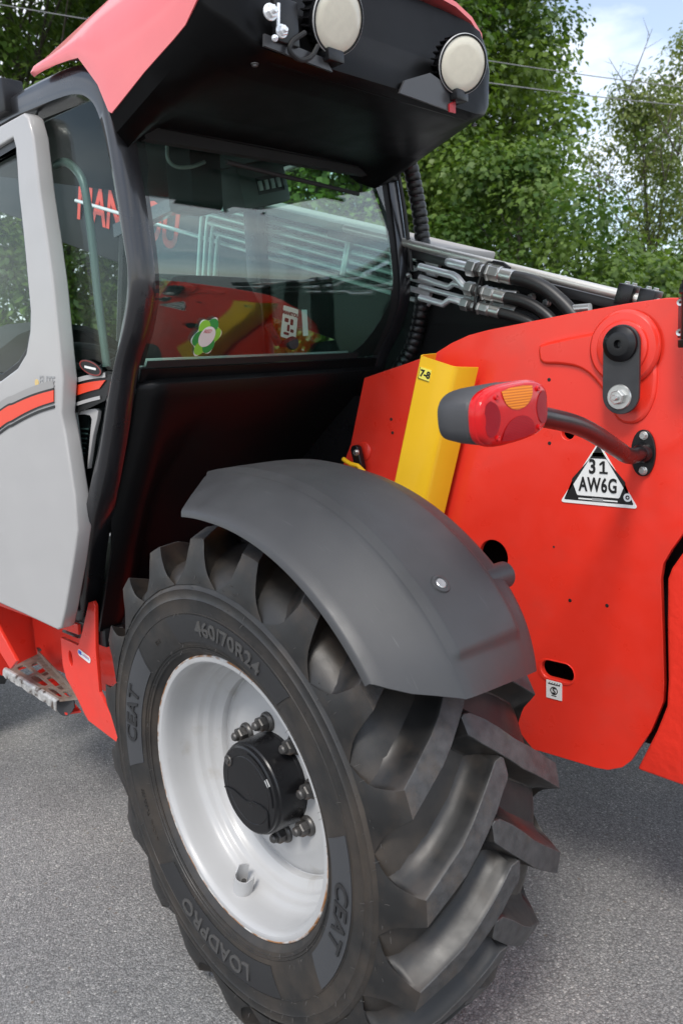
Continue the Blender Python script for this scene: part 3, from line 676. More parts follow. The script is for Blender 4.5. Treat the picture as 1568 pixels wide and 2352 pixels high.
# ---------------------------------------------------------------- yellow boom safety prop stowed against the plate
YW = -0.745
A0 = at(964, 816, 'y', YW); A1 = at(905, 1101, 'y', YW); A2 = at(1045, 843, 'y', YW); A3 = at(981, 1144, 'y', YW)
axd = (Vector((A1.x - A0.x, 0, A1.z - A0.z))).normalized(); wd_ = (A2 - A0); wv = Vector((wd_.x, 0, wd_.z)); wv = wv - axd * wv.dot(axd) * 0.0
wlen = wv.length; wv.normalize()
fl = at(1098, 841, 'y', -0.825) - A2
prof = [(-0.012, -0.085), (-0.006, -0.02), (0.0, -0.004), (0.004, 0.0), (wlen * 0.5, 0.001), (wlen - 0.012, 0.0), (wlen - 0.004, -0.004), (wlen + 0.003, -0.014), (wlen + fl.dot(wv), -0.082)]
L = 0.62
rows = []
for k in range(2):
    base = A0 + axd * (L * k)
    rows.append([base + wv * a + Vector((0, c, 0)) for a, c in prof])
prop = shell(rows, 0.004).build('safety_prop', yellow, ROOT, smooth=30)
label(prop, 'yellow folded steel boom prop')
pm = A0 + axd * 0.045 + wv * 0.030
def PY(c): return pm + wv * (c.x * 1.0) - Vector((axd.x, 0, axd.z)) * c.y + Vector((0, 0.0017 + c.z, 0))
st_ = plate('height_sticker', [rrect(0, 0, 0.040, 0.032, 0.0005)], 0.0012, PY, mat('yellow_print', (0.85, 0.75, 0.12), 0.4), prop)
lettering('lettering', '7-8', 0.026, 0.0006, lambda c: PY(Vector((c.x + 0.002, c.y, c.z + 0.001))), blackp, st_, offset=0.0011)
plate('print_line', [rrect(-0.0185, 0.0, 0.0012, 0.032, 0.0002)], 0.0006, lambda c: PY(Vector((c.x, c.y, c.z + 0.001))), blackp, st_)
plate('print_line', [rrect(0.0, -0.0152, 0.040, 0.0012, 0.0002)], 0.0006, lambda c: PY(Vector((c.x, c.y, c.z + 0.001))), blackp, st_)
# latch at the foot of the plate: black clip with bolt and a yellow hook
c = at(826, 1038, 'y', YP + 0.02)
B().lathe([(0.030, -0.02), (0.029, -0.002), (0.026, 0.0), (0.0, 0.0)], (c.x, YP + 0.004, c.z), (0, 1, 0), 24).build('latch_boss', red, chassis)
ck = plate('prop_latch', [rrect(c.x + 0.004, c.z - 0.02, 0.032, 0.085, 0.015, ang=-0.25)], 0.02, yplane(YP + 0.024), satin, chassis, bevel=0.003)
hexbolt('latch_bolt', (c.x, YP + 0.034, c.z), (0, 1, 0), 0.008, 0.006, steel, chassis, washer=0.011)
hk = [at(px, py, 'y', -0.79) for px, py in ((788, 1054), (796, 1060), (806, 1066), (822, 1070), (836, 1084))]
B().tube(hk, 0.007, 8).build('latch_hook', yellow, chassis)

# ---------------------------------------------------------------- rear lamp on its bent arm
fp = at(1478, 1040, 'y', YP)
fx, fz = fp.x, fp.z
fl_ = [(fx + 0.030 * math.copysign(abs(math.cos(a)) ** 0.9, math.cos(a)), fz + 0.056 * math.copysign(abs(math.sin(a)) ** 1.05, math.sin(a))) for a in [2 * math.pi * k / 40 for k in range(40)]]
arm_pts = [Vector((fx, YP + 0.002, fz)), Vector((fx - 0.002, YP + 0.045, fz)), Vector((fx - 0.005, YP + 0.085, fz + 0.002)), Vector((fx - 0.015, YP + 0.14, fz + 0.014)), Vector((fx - 0.028, YP + 0.20, fz + 0.032)), Vector((-0.640, -0.42, 1.432 + 0.017)), Vector((-0.655, -0.20, 1.475 + 0.017))]
arm = B().tube(spline(arm_pts, 6), 0.0190, 18).build('lamp_arm', satin, ROOT)
label(arm, 'black bent tube carrying the rear lamp')
plate('arm_flange', [fl_], 0.008, yplane(YP + 0.004), satin, arm, bevel=0.0015)
B().lathe([(0.026, 0.0), (0.024, 0.008), (0.0215, 0.014), (0.0193, 0.018)], (fx, YP + 0.008, fz), (0, 1, 0), 28).build('weld_collar', satin, arm)
for s_ in (1, -1): hexbolt('flange_bolt', (fx - 0.002, YP + 0.008, fz + s_ * 0.042), (0, 1, 0), 0.0085, 0.007, steel, arm, washer=0.0105, wh=0.002)
# lamp body: lofted oval box, lens facing the rear
LX = -0.665
yc_, zc_ = -0.120, 1.500; LW, LH = 0.214, 0.100
tilt = R(-3.0)
def oval(w_, h_, n=40, e=0.62):
    out = []
    for k in range(n):
        a = 2 * math.pi * k / n; ca, sa = math.cos(a), math.sin(a)
        out.append((w_ / 2 * math.copysign(abs(ca) ** e, ca), h_ / 2 * math.copysign(abs(sa) ** e, sa)))
    return out
def LP(x, y, z): return Vector((x, yc_ + y * math.cos(tilt) - z * math.sin(tilt), zc_ + y * math.sin(tilt) + z * math.cos(tilt)))
def lring(x, w_, h_, e=0.62): return [LP(x, a, c) for a, c in oval(w_, h_, e=e)]
b = B(); b.grid([lring(LX + 0.088, LW * 0.60, LH * 0.55), lring(LX + 0.086, LW * 0.74, LH * 0.72), lring(LX + 0.074, LW * 0.88, LH * 0.88), lring(LX + 0.045, LW * 0.955, LH * 0.955), lring(LX + 0.012, LW * 0.985, LH * 0.985), lring(LX + 0.009, LW * 0.96, LH * 0.96), lring(LX + 0.0, LW * 0.96, LH * 0.96)], closed_v=True, cap=True)
tl = b.build('rear_lamp', lamph, ROOT, smooth=45)
label(tl, 'rear lamp with red and amber lens on a grey housing')
b = B(); b.grid([lring(LX + 0.004, LW * 1.0, LH * 1.0), lring(LX - 0.003, LW * 1.015, LH * 1.02), lring(LX - 0.007, LW * 1.005, LH * 1.01), lring(LX - 0.008, LW * 0.985, LH * 0.98), lring(LX - 0.013, LW * 0.975, LH * 0.965), lring(LX - 0.017, LW * 0.95, LH * 0.93), lring(LX - 0.0195, LW * 0.90, LH * 0.85), lring(LX - 0.022, LW * 0.6, LH * 0.55), lring(LX - 0.023, LW * 0.2, LH * 0.2)], closed_v=True, cap=True)
ln = b.build('lens', redlens, tl, smooth=50)
def dome(x, y):
    q = max(abs(x) / (LW * 0.5), abs(y) / (LH * 0.5)); return interp(q, [0.0, 0.2, 0.6, 0.88, 0.95, 1.0], [0.0230, 0.0230, 0.0220, 0.0192, 0.0168, 0.012])
def lens_patch(name, pts, material, off):
    # patch following the domed front of the lens; local x grows towards +y = to the left in view
    bm = bmesh.new(); vs_ = [bm.verts.new((x, y, 0)) for x, y in pts]; bm.faces.new(vs_)
    bmesh.ops.triangulate(bm, faces=bm.faces); bmesh.ops.subdivide_edges(bm, edges=bm.edges, cuts=3, use_grid_fill=True)
    me = bpy.data.meshes.new(name); bm.to_mesh(me); bm.free()
    remap(me, lambda c: LP(LX - dome(c.x, c.y) - off, c.x, c.y)); return objm(name, me, material, ln, 30)
lens_patch('amber_lens', [(-0.047, 0.0405), (-0.02, 0.0435), (0.02, 0.0435), (0.047, 0.0405)] + [(0.046 * math.cos(R(a)), 0.036 + 0.030 * math.sin(R(a))) for a in range(-8, -173, -12)], amber, 0.0008)
lens_patch('ribbed_lens', [(0.052, -0.0400), (0.02, -0.0435), (-0.02, -0.0435), (-0.052, -0.0400)] + [(0.050 * math.cos(R(a)), -0.037 + 0.032 * math.sin(R(a))) for a in range(172, 7, -12)], redlensr, 0.0008)
for sx in (1, -1):
    pp_ = [tuple(q) for q in spline([(sx * 0.080, 0.029), (sx * 0.0925, 0.022), (sx * 0.0965, 0.0), (sx * 0.0925, -0.022), (sx * 0.080, -0.029), (sx * 0.064, -0.020), (sx * 0.056, 0.0), (sx * 0.064, 0.020), (sx * 0.080, 0.029)], 3)][:-1]
    lens_patch('ribbed_lens', pp_ if sx < 0 else pp_[::-1], redlensd, 0.0008)
    for sz in (1, -1):
        B().lathe([(0.0, 0.0012), (0.0020, 0.0014), (0.0030, 0.0024), (0.0042, 0.0022), (0.0050, -0.003)], LP(LX - dome(0.064, 0.033), sx * 0.064, sz * 0.033), (-1, 0, 0), 14).build('lens_screw', redlens, ln)

# ---------------------------------------------------------------- boom with its pipes
BA = R(17); BO = Vector((-0.516, 0, 1.599))
def bm_(u, v, y): return Vector((BO.x + u * math.cos(BA) - v * math.sin(BA), y, BO.z + u * math.sin(BA) + v * math.cos(BA)))
b = B(); M4 = Matrix(((math.cos(BA), 0, -math.sin(BA), BO.x), (0, 1, 0, 0), (math.sin(BA), 0, math.cos(BA), BO.z), (0, 0, 0, 1)))
b.box((-0.12, -1.46, -0.30), (3.6, -1.17, 0.075), M4)
boom = b.build('boom', boomp, ROOT, bevel=0.012)
label(boom, 'black telescopic boom raised forward with bright pipes along its side')
B().box((1.55, -1.44, -0.26), (4.6, -1.19, 0.055), M4).build('inner_boom', boomp, boom, bevel=0.01)
B().box((0.80, -1.45, 0.078), (1.9, -1.09, 0.106), M4).build('boom_top_rail', mat('beige_grey', (0.40, 0.38, 0.36), 0.5), boom, bevel=0.004)
B().box((1.95, -1.45, 0.078), (3.6, -1.18, 0.15), M4).build('boom_top_rail', ltgrey, boom, bevel=0.01)
B().box((2.55, -1.168, 0.015), (3.35, -1.150, 0.07), M4).build('boom_side_rail', ltgrey, boom, bevel=0.004)
for k, (v, y) in enumerate(((0.052, -1.125), (0.022, -1.12), (-0.008, -1.115), (-0.040, -1.11))):
    u1 = 1.86 + 0.045 * (3 - k)
    path = [bm_(0.78, v, y), bm_(u1 - 0.05, v, y), bm_(u1 - 0.012, v - 0.006, y), bm_(u1 + 0.006, v - 0.035, y), bm_(u1 - 0.01, v - 0.28, y), bm_(u1 - 0.02, v - 0.4, y)]
    B().tube(spline(path, 5), 0.0095, 10).build('hydraulic_pipe', chrome, boom)
for k, v in enumerate((0.085, -0.075)):
    B().tube([bm_(0.8, v, -1.14), bm_(3.0, v, -1.14)], 0.0085, 10).build('hydraulic_pipe', chrome, boom)
b = B()
for u in (1.15, 1.62): b.box((u, -1.17, -0.06), (u + 0.025, -1.098, 0.07), M4)
b.build('pipe_clamp', steel, boom, bevel=0.002)
lettering('lettering', 'MANITOU', 0.235, 0.002, lambda c: bm_(2.62 - c.x, -0.085 + c.y, -1.1685 + c.z), orange, boom, offset=0.006, spacing=1.02, xs=0.76)
# rod along the top with clamps
B().tube([bm_(0.02, 0.098, -1.06), bm_(1.15, 0.098, -1.06)], 0.0135, 14).build('top_rod', mat('dull_silver', (0.68, 0.66, 0.61), 0.35, 0.7), boom)
B().box((0.16, -1.16, 0.055), (1.25, -1.085, 0.080), M4).build('pipe_tray', mat('greyed_black', (0.03, 0.03, 0.03), 0.45), boom, bevel=0.002)
for u in (0.115, 0.055):
    t_ = B().box((u - 0.022, -1.085, 0.075), (u + 0.022, -1.035, 0.128), M4).build('rod_clamp', satin, boom, bevel=0.003)
    for du in (-0.010, 0.010):
        p = bm_(u + du, 0.128, -1.06); hexbolt('clamp_bolt', p, bm_(0, 1, 0) - bm_(0, 0, 0), 0.007, 0.005, steel, boom, washer=0.008, wh=0.0015)

# hydraulic pipe ends, fittings and hoses beside the boom
YH = -1.02
def H(px, py, y=YH): return at(px, py, 'y', y)
def z2p(x, y): return ((1040 + x / 3.409) * 0.91857, (600 + y / 3.409) * 0.91857)
def HP(x, y, d=YH): return H(*z2p(x, y), d)
def fitting(p0, p1, rad, n, pipe_from, hosepath, hr, kinks, dd):
    """pipe -> nut -> collar -> nut -> ferrule -> hose, along p0..p1"""
    d = (p1 - p0); Lg = d.length; d.normalize()
    pp = B().tube(pipe_from + [p0 + d * 0.004], rad * 0.62, 12).build('pipe_end', chrome, boom, smooth=60)
    seq = [('hex', 0.00, 0.19, 1.15), ('cyl', 0.19, 0.27, 0.95), ('hex', 0.27, 0.34, 0.85), ('cyl', 0.34, 0.44, 0.78), ('hex', 0.44, 0.50, 1.2), ('hex', 0.50, 0.70, 1.05), ('cyl', 0.70, 0.74, 1.08), ('cyl', 0.74, 1.0, 0.96)]
    fb = None
    for kind, a, c_, k in seq:
        b = B(); b.lathe([(0, 0), (rad * k * 0.9, 0), (rad * k, Lg * 0.012), (rad * k, Lg * (c_ - a) - Lg * 0.012), (rad * k * 0.9, Lg * (c_ - a)), (0, Lg * (c_ - a))], p0 + d * (Lg * a), d, 6 if kind == 'hex' else 22)
        b.build('hose_fitting', steel if kind == 'hex' or a > 0.6 else steeld, boom, smooth=25)
    b = B(); b.tube(spline([p1 - d * 0.01] + hosepath, 7), hr, 14); b.build('hydraulic_hose', hose, boom, smooth=60)
fitting(HP(445, 232), HP(830, 322), 0.0215, 0, [HP(275, 188, -1.055), HP(300, 196)], [HP(960, 350), HP(1100, 415), HP(1230, 520), HP(1340, 640), HP(1420, 780)], 0.0195, 0, 0)
fitting(HP(425, 408), HP(765, 492), 0.0185, 0, [HP(30, 228), HP(200, 272), HP(310, 300), HP(350, 325), HP(390, 375), HP(410, 395)], [HP(900, 520), HP(1030, 580), HP(1150, 680), HP(1220, 800)], 0.0165, 0, 0)
fitting(HP(420, 420, -1.09), HP(860, 478, -1.09), 0.016, 0, [HP(30, 318, -1.09), HP(180, 370, -1.09), HP(280, 400, -1.09), HP(320, 370, -1.09), HP(370, 385, -1.09)], [HP(950, 520, -1.09), HP(1060, 600, -1.09), HP(1120, 700, -1.09)], 0.012, 0, 0)
fitting(HP(390, 542), HP(715, 622), 0.0165, 0, [HP(30, 490), HP(140, 522), HP(230, 548), HP(290, 505), HP(350, 520)], [HP(850, 660), HP(980, 715), HP(1060, 800)], 0.0145, 0, 0)
fitting(HP(480, 515, -1.09), HP(850, 605, -1.09), 0.014, 0, [HP(30, 395, -1.09), HP(200, 445, -1.09), HP(380, 490, -1.09)], [HP(950, 640, -1.09), HP(1040, 690, -1.09), HP(1100, 800, -1.09)], 0.012, 0, 0)
B().tube(spline([HP(655, 190, -1.03), HP(600, 196, -1.01), HP(560, 280, -1.0), HP(520, 400, -1.0), HP(492, 560, -1.0), HP(500, 590, -1.02), HP(530, 480, -1.08), HP(585, 260, -1.08), HP(655, 190, -1.05)], 6), 0.003, 8).build('cable_tie', blackp, boom)
B().tube([HP(655, 190, -1.03), HP(740, 205, -1.03), HP(795, 245, -1.03)], 0.006, 8).build('pipe_support', satin, boom)
for x, y in ((990, 488), (1120, 535)):
    hexbolt('plate_bolt', HP(x, y, -1.14), (0, 1, 0), 0.011, 0.012, steel, boom, washer=0.012)
B().tube([HP(1330, 592, -1.02), HP(1480, 580, -1.02)], 0.013, 12).build('pin_end', steel, boom)
# black inner frame wall and small edge under the hoses
plate('frame_web', [[(-0.62, 1.40), (0.85, 1.20), (0.85, 1.66), (0.30, 1.70), (-0.05, 1.68), (-0.62, 1.58)]], 0.012, yplane(-1.165), boomp, ROOT)
# engine cover on the far side
b = B().box((-0.75, -2.25, 0.55), (1.75, -1.56, 1.42)); label(b.build('engine_cover', satin, ROOT, bevel=0.08, bseg=4, smooth=60), 'black engine cover on the far side')

# ---------------------------------------------------------------- cab
DZ = 0.017
outp = [(.734, .821), (.680, .97), (.632, 1.106), (.561, 1.254), (.493, 1.392), (.440, 1.51), (.399, 1.596), (.345, 1.672), (.31, 1.747), (.303, 1.821), (.308, 1.89), (.314, 1.956), (.330, 2.076), (.343, 2.165), (.364, 2.230), (.396, 2.265), (.441, 2.286), (.520, 2.298), (.69, 2.303), (.859, 2.295), (1.3, 2.26), (1.9, 2.2)]
inp_ = [(.843, .82), (.762, .97), (.690, 1.106), (.610, 1.254), (.530, 1.392), (.472, 1.51), (.422, 1.596), (.379, 1.674), (.342, 1.749), (.327, 1.815), (.336, 1.89), (.344, 1.956), (.362, 2.076), (.381, 2.145), (.400, 2.185), (.425, 2.208), (.462, 2.225), (.528, 2.236), (.682, 2.243), (.87, 2.244), (1.3, 2.215), (1.9, 2.15)]
op = [(x, z + DZ, 0.0) for x, z in outp]; ip = [(x, z + DZ, 0.0) for x, z in inp_]
for k_, (po, pi, dy) in enumerate((((183.6, 1467), (140.6, 1451.6), -0.10), ((193, 1362), (156, 1375), -0.065), ((203, 1256), (171.8, 1285), -0.03))):   # the foot of the pillar runs inward
    a_, c_ = at(*po, 'y', -0.05 + dy), at(*pi, 'y', -0.05 + dy); op[k_] = (a_.x, a_.z, dy); ip[k_] = (c_.x, c_.z, dy)
op = spline(op, 4); ip = spline(ip, 4)
def pillar(mirror=False):
    rows = []
    for o_, i_ in zip(op, ip):
        o2, i2 = Vector((o_[0], o_[1])), Vector((i_[0], i_[1])); e = (o2 - i2).normalized()
        dy_ = o_[2]
        def q(p, y): return Vector((p.x, (y + dy_ if not mirror else -1.14 - y - dy_), p.y))
        rows.append([q(i2, -0.062), q(i2 + e * 0.004, -0.052), q(o2 - e * 0.012, -0.048), q(o2 - e * 0.003, -0.052), q(o2 + e * 0.004, -0.062), q(o2 + e * 0.009, -0.080), q(o2 + e * 0.009, -0.098), q(o2 + e * 0.004, -0.112), q(i2, -0.112)])
    return B().grid(rows, closed_v=True, cap=True)
pil = mat('pillar_paint', (0.013, 0.013, 0.015), 0.3, coat=0.7, rvar=0.04)
cab = pillar().build('cab_pillar', pil, ROOT, smooth=60); label(cab, 'satin black curved rear cab pillar on the door side')
cabr = pillar(True).build('cab_pillar', pil, ROOT, smooth=60); label(cabr, 'black rear cab pillar on the boom side')
def gx(z):           # rear face of the cab
    zs = [p[1] + DZ for p in outp[:14]]; xs = [p[0] for p in outp[:14]]; return interp(z, zs, xs)
# rear lower panel with its rounded shelf
rows = []
zs_ = [0.84, 0.95, 1.1, 1.25, 1.4, 1.48, 1.525, 1.545, 1.556, 1.562, 1.562, 1.572, 1.60]
off = [0.02, 0.01, 0.0, -0.005, -0.015, -0.025, -0.034, -0.038, -0.034, -0.024, -0.004, 0.004, 0.006]
for z, o_ in zip(zs_, off):
    row = []
    for k in range(41):
        y = -0.125 - (1.03 - 0.125) * k / 40
        e = max(0.0, 1 - (k / 40) / 0.05); bl = e * e
        x = gx(z) + o_ + (0.045 * bl if o_ < 0 else 0.004)
        # hollow for the wheel
        wv_ = 0.16 * max(0.0, min(1.0, (1.50 - z) / 0.25)) * max(0.0, min(1.0, (-y - 0.20) / 0.14)) 
        row.append(Vector((x + wv_, y, z)))
    rows.append(row)
pan = shell(rows, 0.008).build('rear_panel', mat('panel_black', (0.005, 0.005, 0.0053), 0.40, spec=0.18, bump=0.1, bscale=500), ROOT, smooth=50); label(pan, 'black moulded panel below the rear window')
# rear glazing
def rear_pt(y, z, o_=0.0): return Vector((gx(z) + 0.006 + o_, y, z))
rows = [[rear_pt(-0.114 - (1.0 - 0.114) * k / 10, z) for k in range(11)] for z in [1.607 + (2.175 - 1.607) * j / 12 for j in range(13)]]
rg = shell(rows, 0.005).build('rear_window', glass, ROOT, smooth=60); label(rg, 'green tinted rear window reflecting the red plate')
# black printed border of the glass
def band(name, pts, material, parent, o_=-0.004, th=0.003):
    """strip of quads between two lists of (y, z) on the rear face"""
    rows = [[rear_pt(y, z, o_) for y, z in seg] for seg in pts]
    return shell(rows, th).build(name, material, parent, smooth=40)
zz = [1.607 + (2.175 - 1.607) * j / 16 for j in range(17)]
band('glass_border', [[(-0.108, z) for z in zz], [(-0.128 - 0.012 * (z > 2.05), z) for z in zz]], blackm, rg)
rb = [interp(z, [1.607, 1.64, 1.70, 1.80, 1.88, 1.95, 2.05, 2.175], [-0.885, -0.93, -0.965, -1.0, -1.008, -1.003, -0.985, -0.955]) for z in zz]
band('glass_border', [[(y, z) for y, z in zip(rb, zz)], [(-1.075, z) for z in zz]], blackm, rg)
band('glass_border', [[(-0.135 - 0.79 * k / 20, 1.602) for k in range(21)], [(-0.135 - 0.79 * k / 20, 1.618) for k in range(21)]], blackm, rg)
band('header', [[(-0.125 - 0.93 * k / 20, 2.125 + 0.012 * k / 20) for k in range(21)], [(-0.125 - 0.93 * k / 20, 2.20) for k in range(21)]], blackm, rg, -0.010, 0.02)
# sill behind the glass
B().box((0.46, -0.95, 1.603), (0.50, -0.16, 1.625)).build('window_sill', ltgrey, rg, bevel=0.003)
# sticker on the glass: green cloud with a white disc reading RED
gc = at(458, 775, 'x', 0.385); gz = gc.z; gy = gc.y
def GX(c): return Vector((gx(gz + c.y) - 0.0015 - c.z, gy - c.x, gz + c.y))
flw = plate('window_sticker', [[((0.0415 + 0.0055 * math.cos(6 * (a - R(8)))) * math.cos(a), (0.0455 + 0.0055 * math.cos(6 * (a - R(8)))) * math.sin(a)) for a in [2 * math.pi * k / 60 for k in range(60)]]], 0.001, GX, white, rg)
def GX2(d): return lambda c: GX(Vector((c.x, c.y, c.z + d)))
for k in range(6):
    a = R(60 * k + 8); plate('sticker_petal', [circ(0.0255 * math.cos(a), 0.029 * math.sin(a), 0.0185, 18)], 0.0006, GX2(0.0010 + 0.0001 * k), greenp if k % 2 == 0 else greend, flw)
plate('sticker_disc', [circ(0, 0, 0.0255, 28)], 0.0006, GX2(0.0022), white, flw)
lettering('lettering', 'RED', 0.013, 0.0005, lambda c: GX2(0.003)(Vector((c.x - 0.004, c.y + 0.013, c.z))), mat('red_print', (0.5, 0.02, 0.03), 0.4), flw, shear=0.2)
# latch knob and card inside the glass
kp = at(672, 788, 'x', 0.372)
kb = B().lathe([(0.010, -0.06), (0.012, -0.014), (0.018, -0.010), (0.0195, 0.0), (0.0175, 0.006), (0.0, 0.0075)], kp, (-1, 0.15, 0), 24).build('window_latch', blackm, rg)
B().tube([kp + Vector((0.05, 0.01, 0.0)), kp + Vector((0.05, 0.045, 0.055))], 0.012, 10).build('latch_arm', blackm, rg)
cp = at(665, 742, 'x', 0.47)
def CX(c): a = R(-12); return Vector((0.47 - c.z, cp.y - (c.x * math.cos(a) - c.y * math.sin(a)), cp.z + c.x * math.sin(a) + c.y * math.cos(a)))
cd = plate('instruction_card', [rrect(0, 0, 0.062, 0.095, 0.004)], 0.001, CX, white, ROOT); label(cd, 'white instruction card hanging in the cab')
lettering('lettering', 'MANITOU', 0.0145, 0.0005, lambda c: CX(Vector((c.x, c.y + 0.027, c.z + 0.001))), blackp, cd, offset=0.0008)
for k, (x, y, w_, h_) in enumerate(((-0.014, 0.006, 0.016, 0.012), (0.008, 0.004, 0.012, 0.018), (-0.004, -0.016, 0.010, 0.020), (0.012, -0.022, 0.014, 0.010), (-0.010, -0.034, 0.022, 0.008))): plate('print_block', [rrect(x, y, w_, h_, 0.003)], 0.0005, lambda c: CX(Vector((c.x, c.y, c.z + 0.001))), blackp, cd)
c2 = at(700, 738, 'x', 0.47)
plate('instruction_card', [[(c2.y + 0.011, c2.z - 0.045), (c2.y - 0.011, c2.z - 0.043), (c2.y - 0.011, c2.z + 0.035), (c2.y + 0.011, c2.z + 0.035)]], 0.001, lambda c: Vector((0.47 + c.z, c.x, c.y)), white, cd)
# wiper on the rear window
wp = [at(px, py, 'x', 0.30) for px, py in ((520, 372), (640, 402), (800, 440), (822, 446))]
B().tube(wp, 0.006, 8).build('wiper_arm', blackm, ROOT)
# edge strip standing at the right of the window
ws = [at(px, py, 'x', 0.285) for px, py in ((898, 362), (915, 400), (928, 480), (938, 560), (945, 622))]
b = B(); b.tube(ws, [0.002, 0.006, 0.007, 0.007, 0.007], 8); b.build('window_strut', satin, ROOT)
sb = at(936, 632, 'x', 0.28); hexbolt('strut_bolt', sb, (-1, 0, 0), 0.006, 0.006, steel, ROOT, washer=0.008)
# corrugated conduit down the corner
hpth = spline([at(px, py, 'x', x_) for px, py, x_ in ((930, 330, 0.30), (948, 410, 0.30), (964, 500, 0.29), (972, 590, 0.285), (972, 660, 0.29), (962, 740, 0.31), (944, 800, 0.34), (915, 850, 0.38), (900, 900, 0.42))], 14)
Ls = [0.0]
for i in range(1, len(hpth)): Ls.append(Ls[-1] + (hpth[i] - hpth[i - 1]).length)
N_ = 330; pts = []; rad = []
for k in range(N_ + 1):
    s_ = Ls[-1] * k / N_; i = min(max(int(np.searchsorted(Ls, s_)) - 1, 0), len(hpth) - 2); t = (s_ - Ls[i]) / max(Ls[i + 1] - Ls[i], 1e-9)
    pts.append(hpth[i].lerp(hpth[i + 1], t)); ph = (s_ / 0.0225) % 1.0
    rad.append(0.0220 + 0.0035 * (1 - (2 * abs(ph - 0.45)) ** 3) if True else 0.02)
b = B(); b.tube(pts, rad, 16); cn = b.build('corrugated_conduit', black, ROOT, smooth=50); label(cn, 'black corrugated conduit at the cab corner')
cl = at(970, 632, 'x', 0.28)
B().box((cl.x - 0.02, cl.y - 0.032, cl.z - 0.012), (cl.x + 0.02, cl.y + 0.032, cl.z + 0.012)).build('conduit_clip', black, cn, bevel=0.003)

# door-side rear quarter glass and lower quarter
YQ = -0.075
rows = []
qs = [(x, z) for (x, z) in [(p[0], p[1]) for p in ip] if 1.58 < z < 2.255 and x < 0.55]
zq = [1.60, 1.70, 1.80, 1.90, 2.0, 2.1, 2.18, 2.235]
def ix(z): 
    pr = [(p[0], p[1]) for p in ip[:60] if p[0] < 0.9]; pr.sort(key=lambda t: t[1]); return interp(z, [t[1] for t in pr], [t[0] for t in pr])
rows = [[Vector((ix(z) - 0.005 + (0.78 - ix(z)) * k / 6, YQ, z)) for k in range(7)] for z in zq]
qg = shell(rows, 0.005).build('quarter_window', glassside, ROOT, smooth=60); label(qg, 'narrow green tinted quarter window behind the door')
rows = [[Vector((ix(z) - 0.005 + (0.95 - ix(z)) * k / 4, YQ - 0.03, z)) for k in range(5)] for z in (0.86, 1.0, 1.2, 1.4, 1.597)]
ql = shell(rows, 0.006).build('quarter_panel', mat('dark_glass_panel', (0.010, 0.014, 0.014), 0.12, coat=0.5), ROOT); label(ql, 'dark lower quarter panel behind the door')
tr_ = [at(px, py, 'y', YQ - 0.02) for px, py in ((168, 950), (200, 941), (228, 938), (234, 944), (232, 960), (222, 1000), (211, 1075), (208, 1076), (215, 1000), (219, 962), (215, 954), (200, 951), (175, 954))]
plate('grey_trim', [[(p.x, p.z) for p in tr_]], 0.012, yplane(YQ - 0.015), doorp, ql, bevel=0.002)
for k in range(7):
    p = at(205 - k * 2, 985 + k * 11, 'y', YQ - 0.024); B().box((p.x, YQ - 0.024, p.z - 0.002), (p.x + 0.08, YQ - 0.02, p.z + 0.002)).build('grille_rib', mat('teal_rib', (0.03, 0.06, 0.055), 0.4), ql)
# badge in the quarter glass
bp_ = at(209, 845, 'y', YQ + 0.008)
def BY(c): return Vector((bp_.x - c.x, YQ + 0.008 + c.z, bp_.z + c.y))
bd = plate('oval_badge', [[(0.052 * math.cos(a) + 0.01 * math.sin(a) * -1, 0.021 * math.sin(a) - 0.008 * math.cos(a)) for a in [2 * math.pi * k / 36 for k in range(36)]]], 0.003, BY, darkin, qg, bevel=0.001)
plate('badge_rim', [[(0.050 * math.cos(a) - 0.01 * math.sin(a), 0.0195 * math.sin(a) - 0.008 * math.cos(a)) for a in [2 * math.pi * k / 36 for k in range(36)]], [(0.046 * math.cos(a) - 0.009 * math.sin(a), 0.0165 * math.sin(a) - 0.007 * math.cos(a)) for a in [2 * math.pi * k / 36 for k in range(36)]]], 0.001, lambda c: BY(Vector((c.x, c.y, c.z + 0.002))), mat('dull_red_print', (0.22, 0.03, 0.025), 0.4), bd)
plate('badge_bar', [rrect(0, 0, 0.055, 0.006, 0.002, ang=-0.15)], 0.001, lambda c: BY(Vector((c.x, c.y, c.z + 0.002))), white, bd)

# grey door
YD = -0.022
def D2(px, py): p = at(px, py, 'y', YD); return (p.x, p.z)
do = [D2(54, 259), D2(64, 268), D2(76, 312), D2(91, 440), D2(107, 545), D2(122, 653), D2(137, 805), D2(144, 870), D2(140, 948), D2(150, 1000), D2(172, 1139), D2(178, 1217), D2(168, 1295), D2(150, 1400), D2(141, 1443), D2(132, 1447), D2(60, 1413), D2(0, 1386)]
do = do + [(1.62, 0.90), (1.78, 1.2), (1.78, 2.14), (1.72, 2.20), (1.2, 2.235)]
dw = [D2(30, 316), D2(36, 340), D2(43, 440), D2(52, 520), D2(59, 592), D2(70, 714), D2(69, 760), D2(60, 812), D2(40, 846), D2(0, 876)]
dw = dw + [(1.40, 1.60), (1.62, 1.62), (1.66, 1.70), (1.66, 2.08), (1.60, 2.14), (1.1, 2.18)]
door = plate('door', [do, dw], 0.045, yplane(YD - 0.0225), doorp, ROOT, bevel=0.006, smooth=60)
label(door, 'light grey cab door with an orange stripe')
plate('door_window', [dw], 0.005, yplane(YD - 0.028), glassside, door)
cen = Vector((sum(p[0] for p in dw) / len(dw), sum(p[1] for p in dw) / len(dw)))
def inset(lp, d):
    out = []
    for i, p in enumerate(lp):
        a, c_ = Vector(lp[i - 1]), Vector(lp[(i + 1) % len(lp)]); t = (c_ - a).normalized(); n_ = Vector((-t.y, t.x)); 
        if (cen - Vector(p)).dot(n_) < 0: n_ = -n_
        q = Vector(p) + n_ * d; out.append((q.x, q.y))
    return out
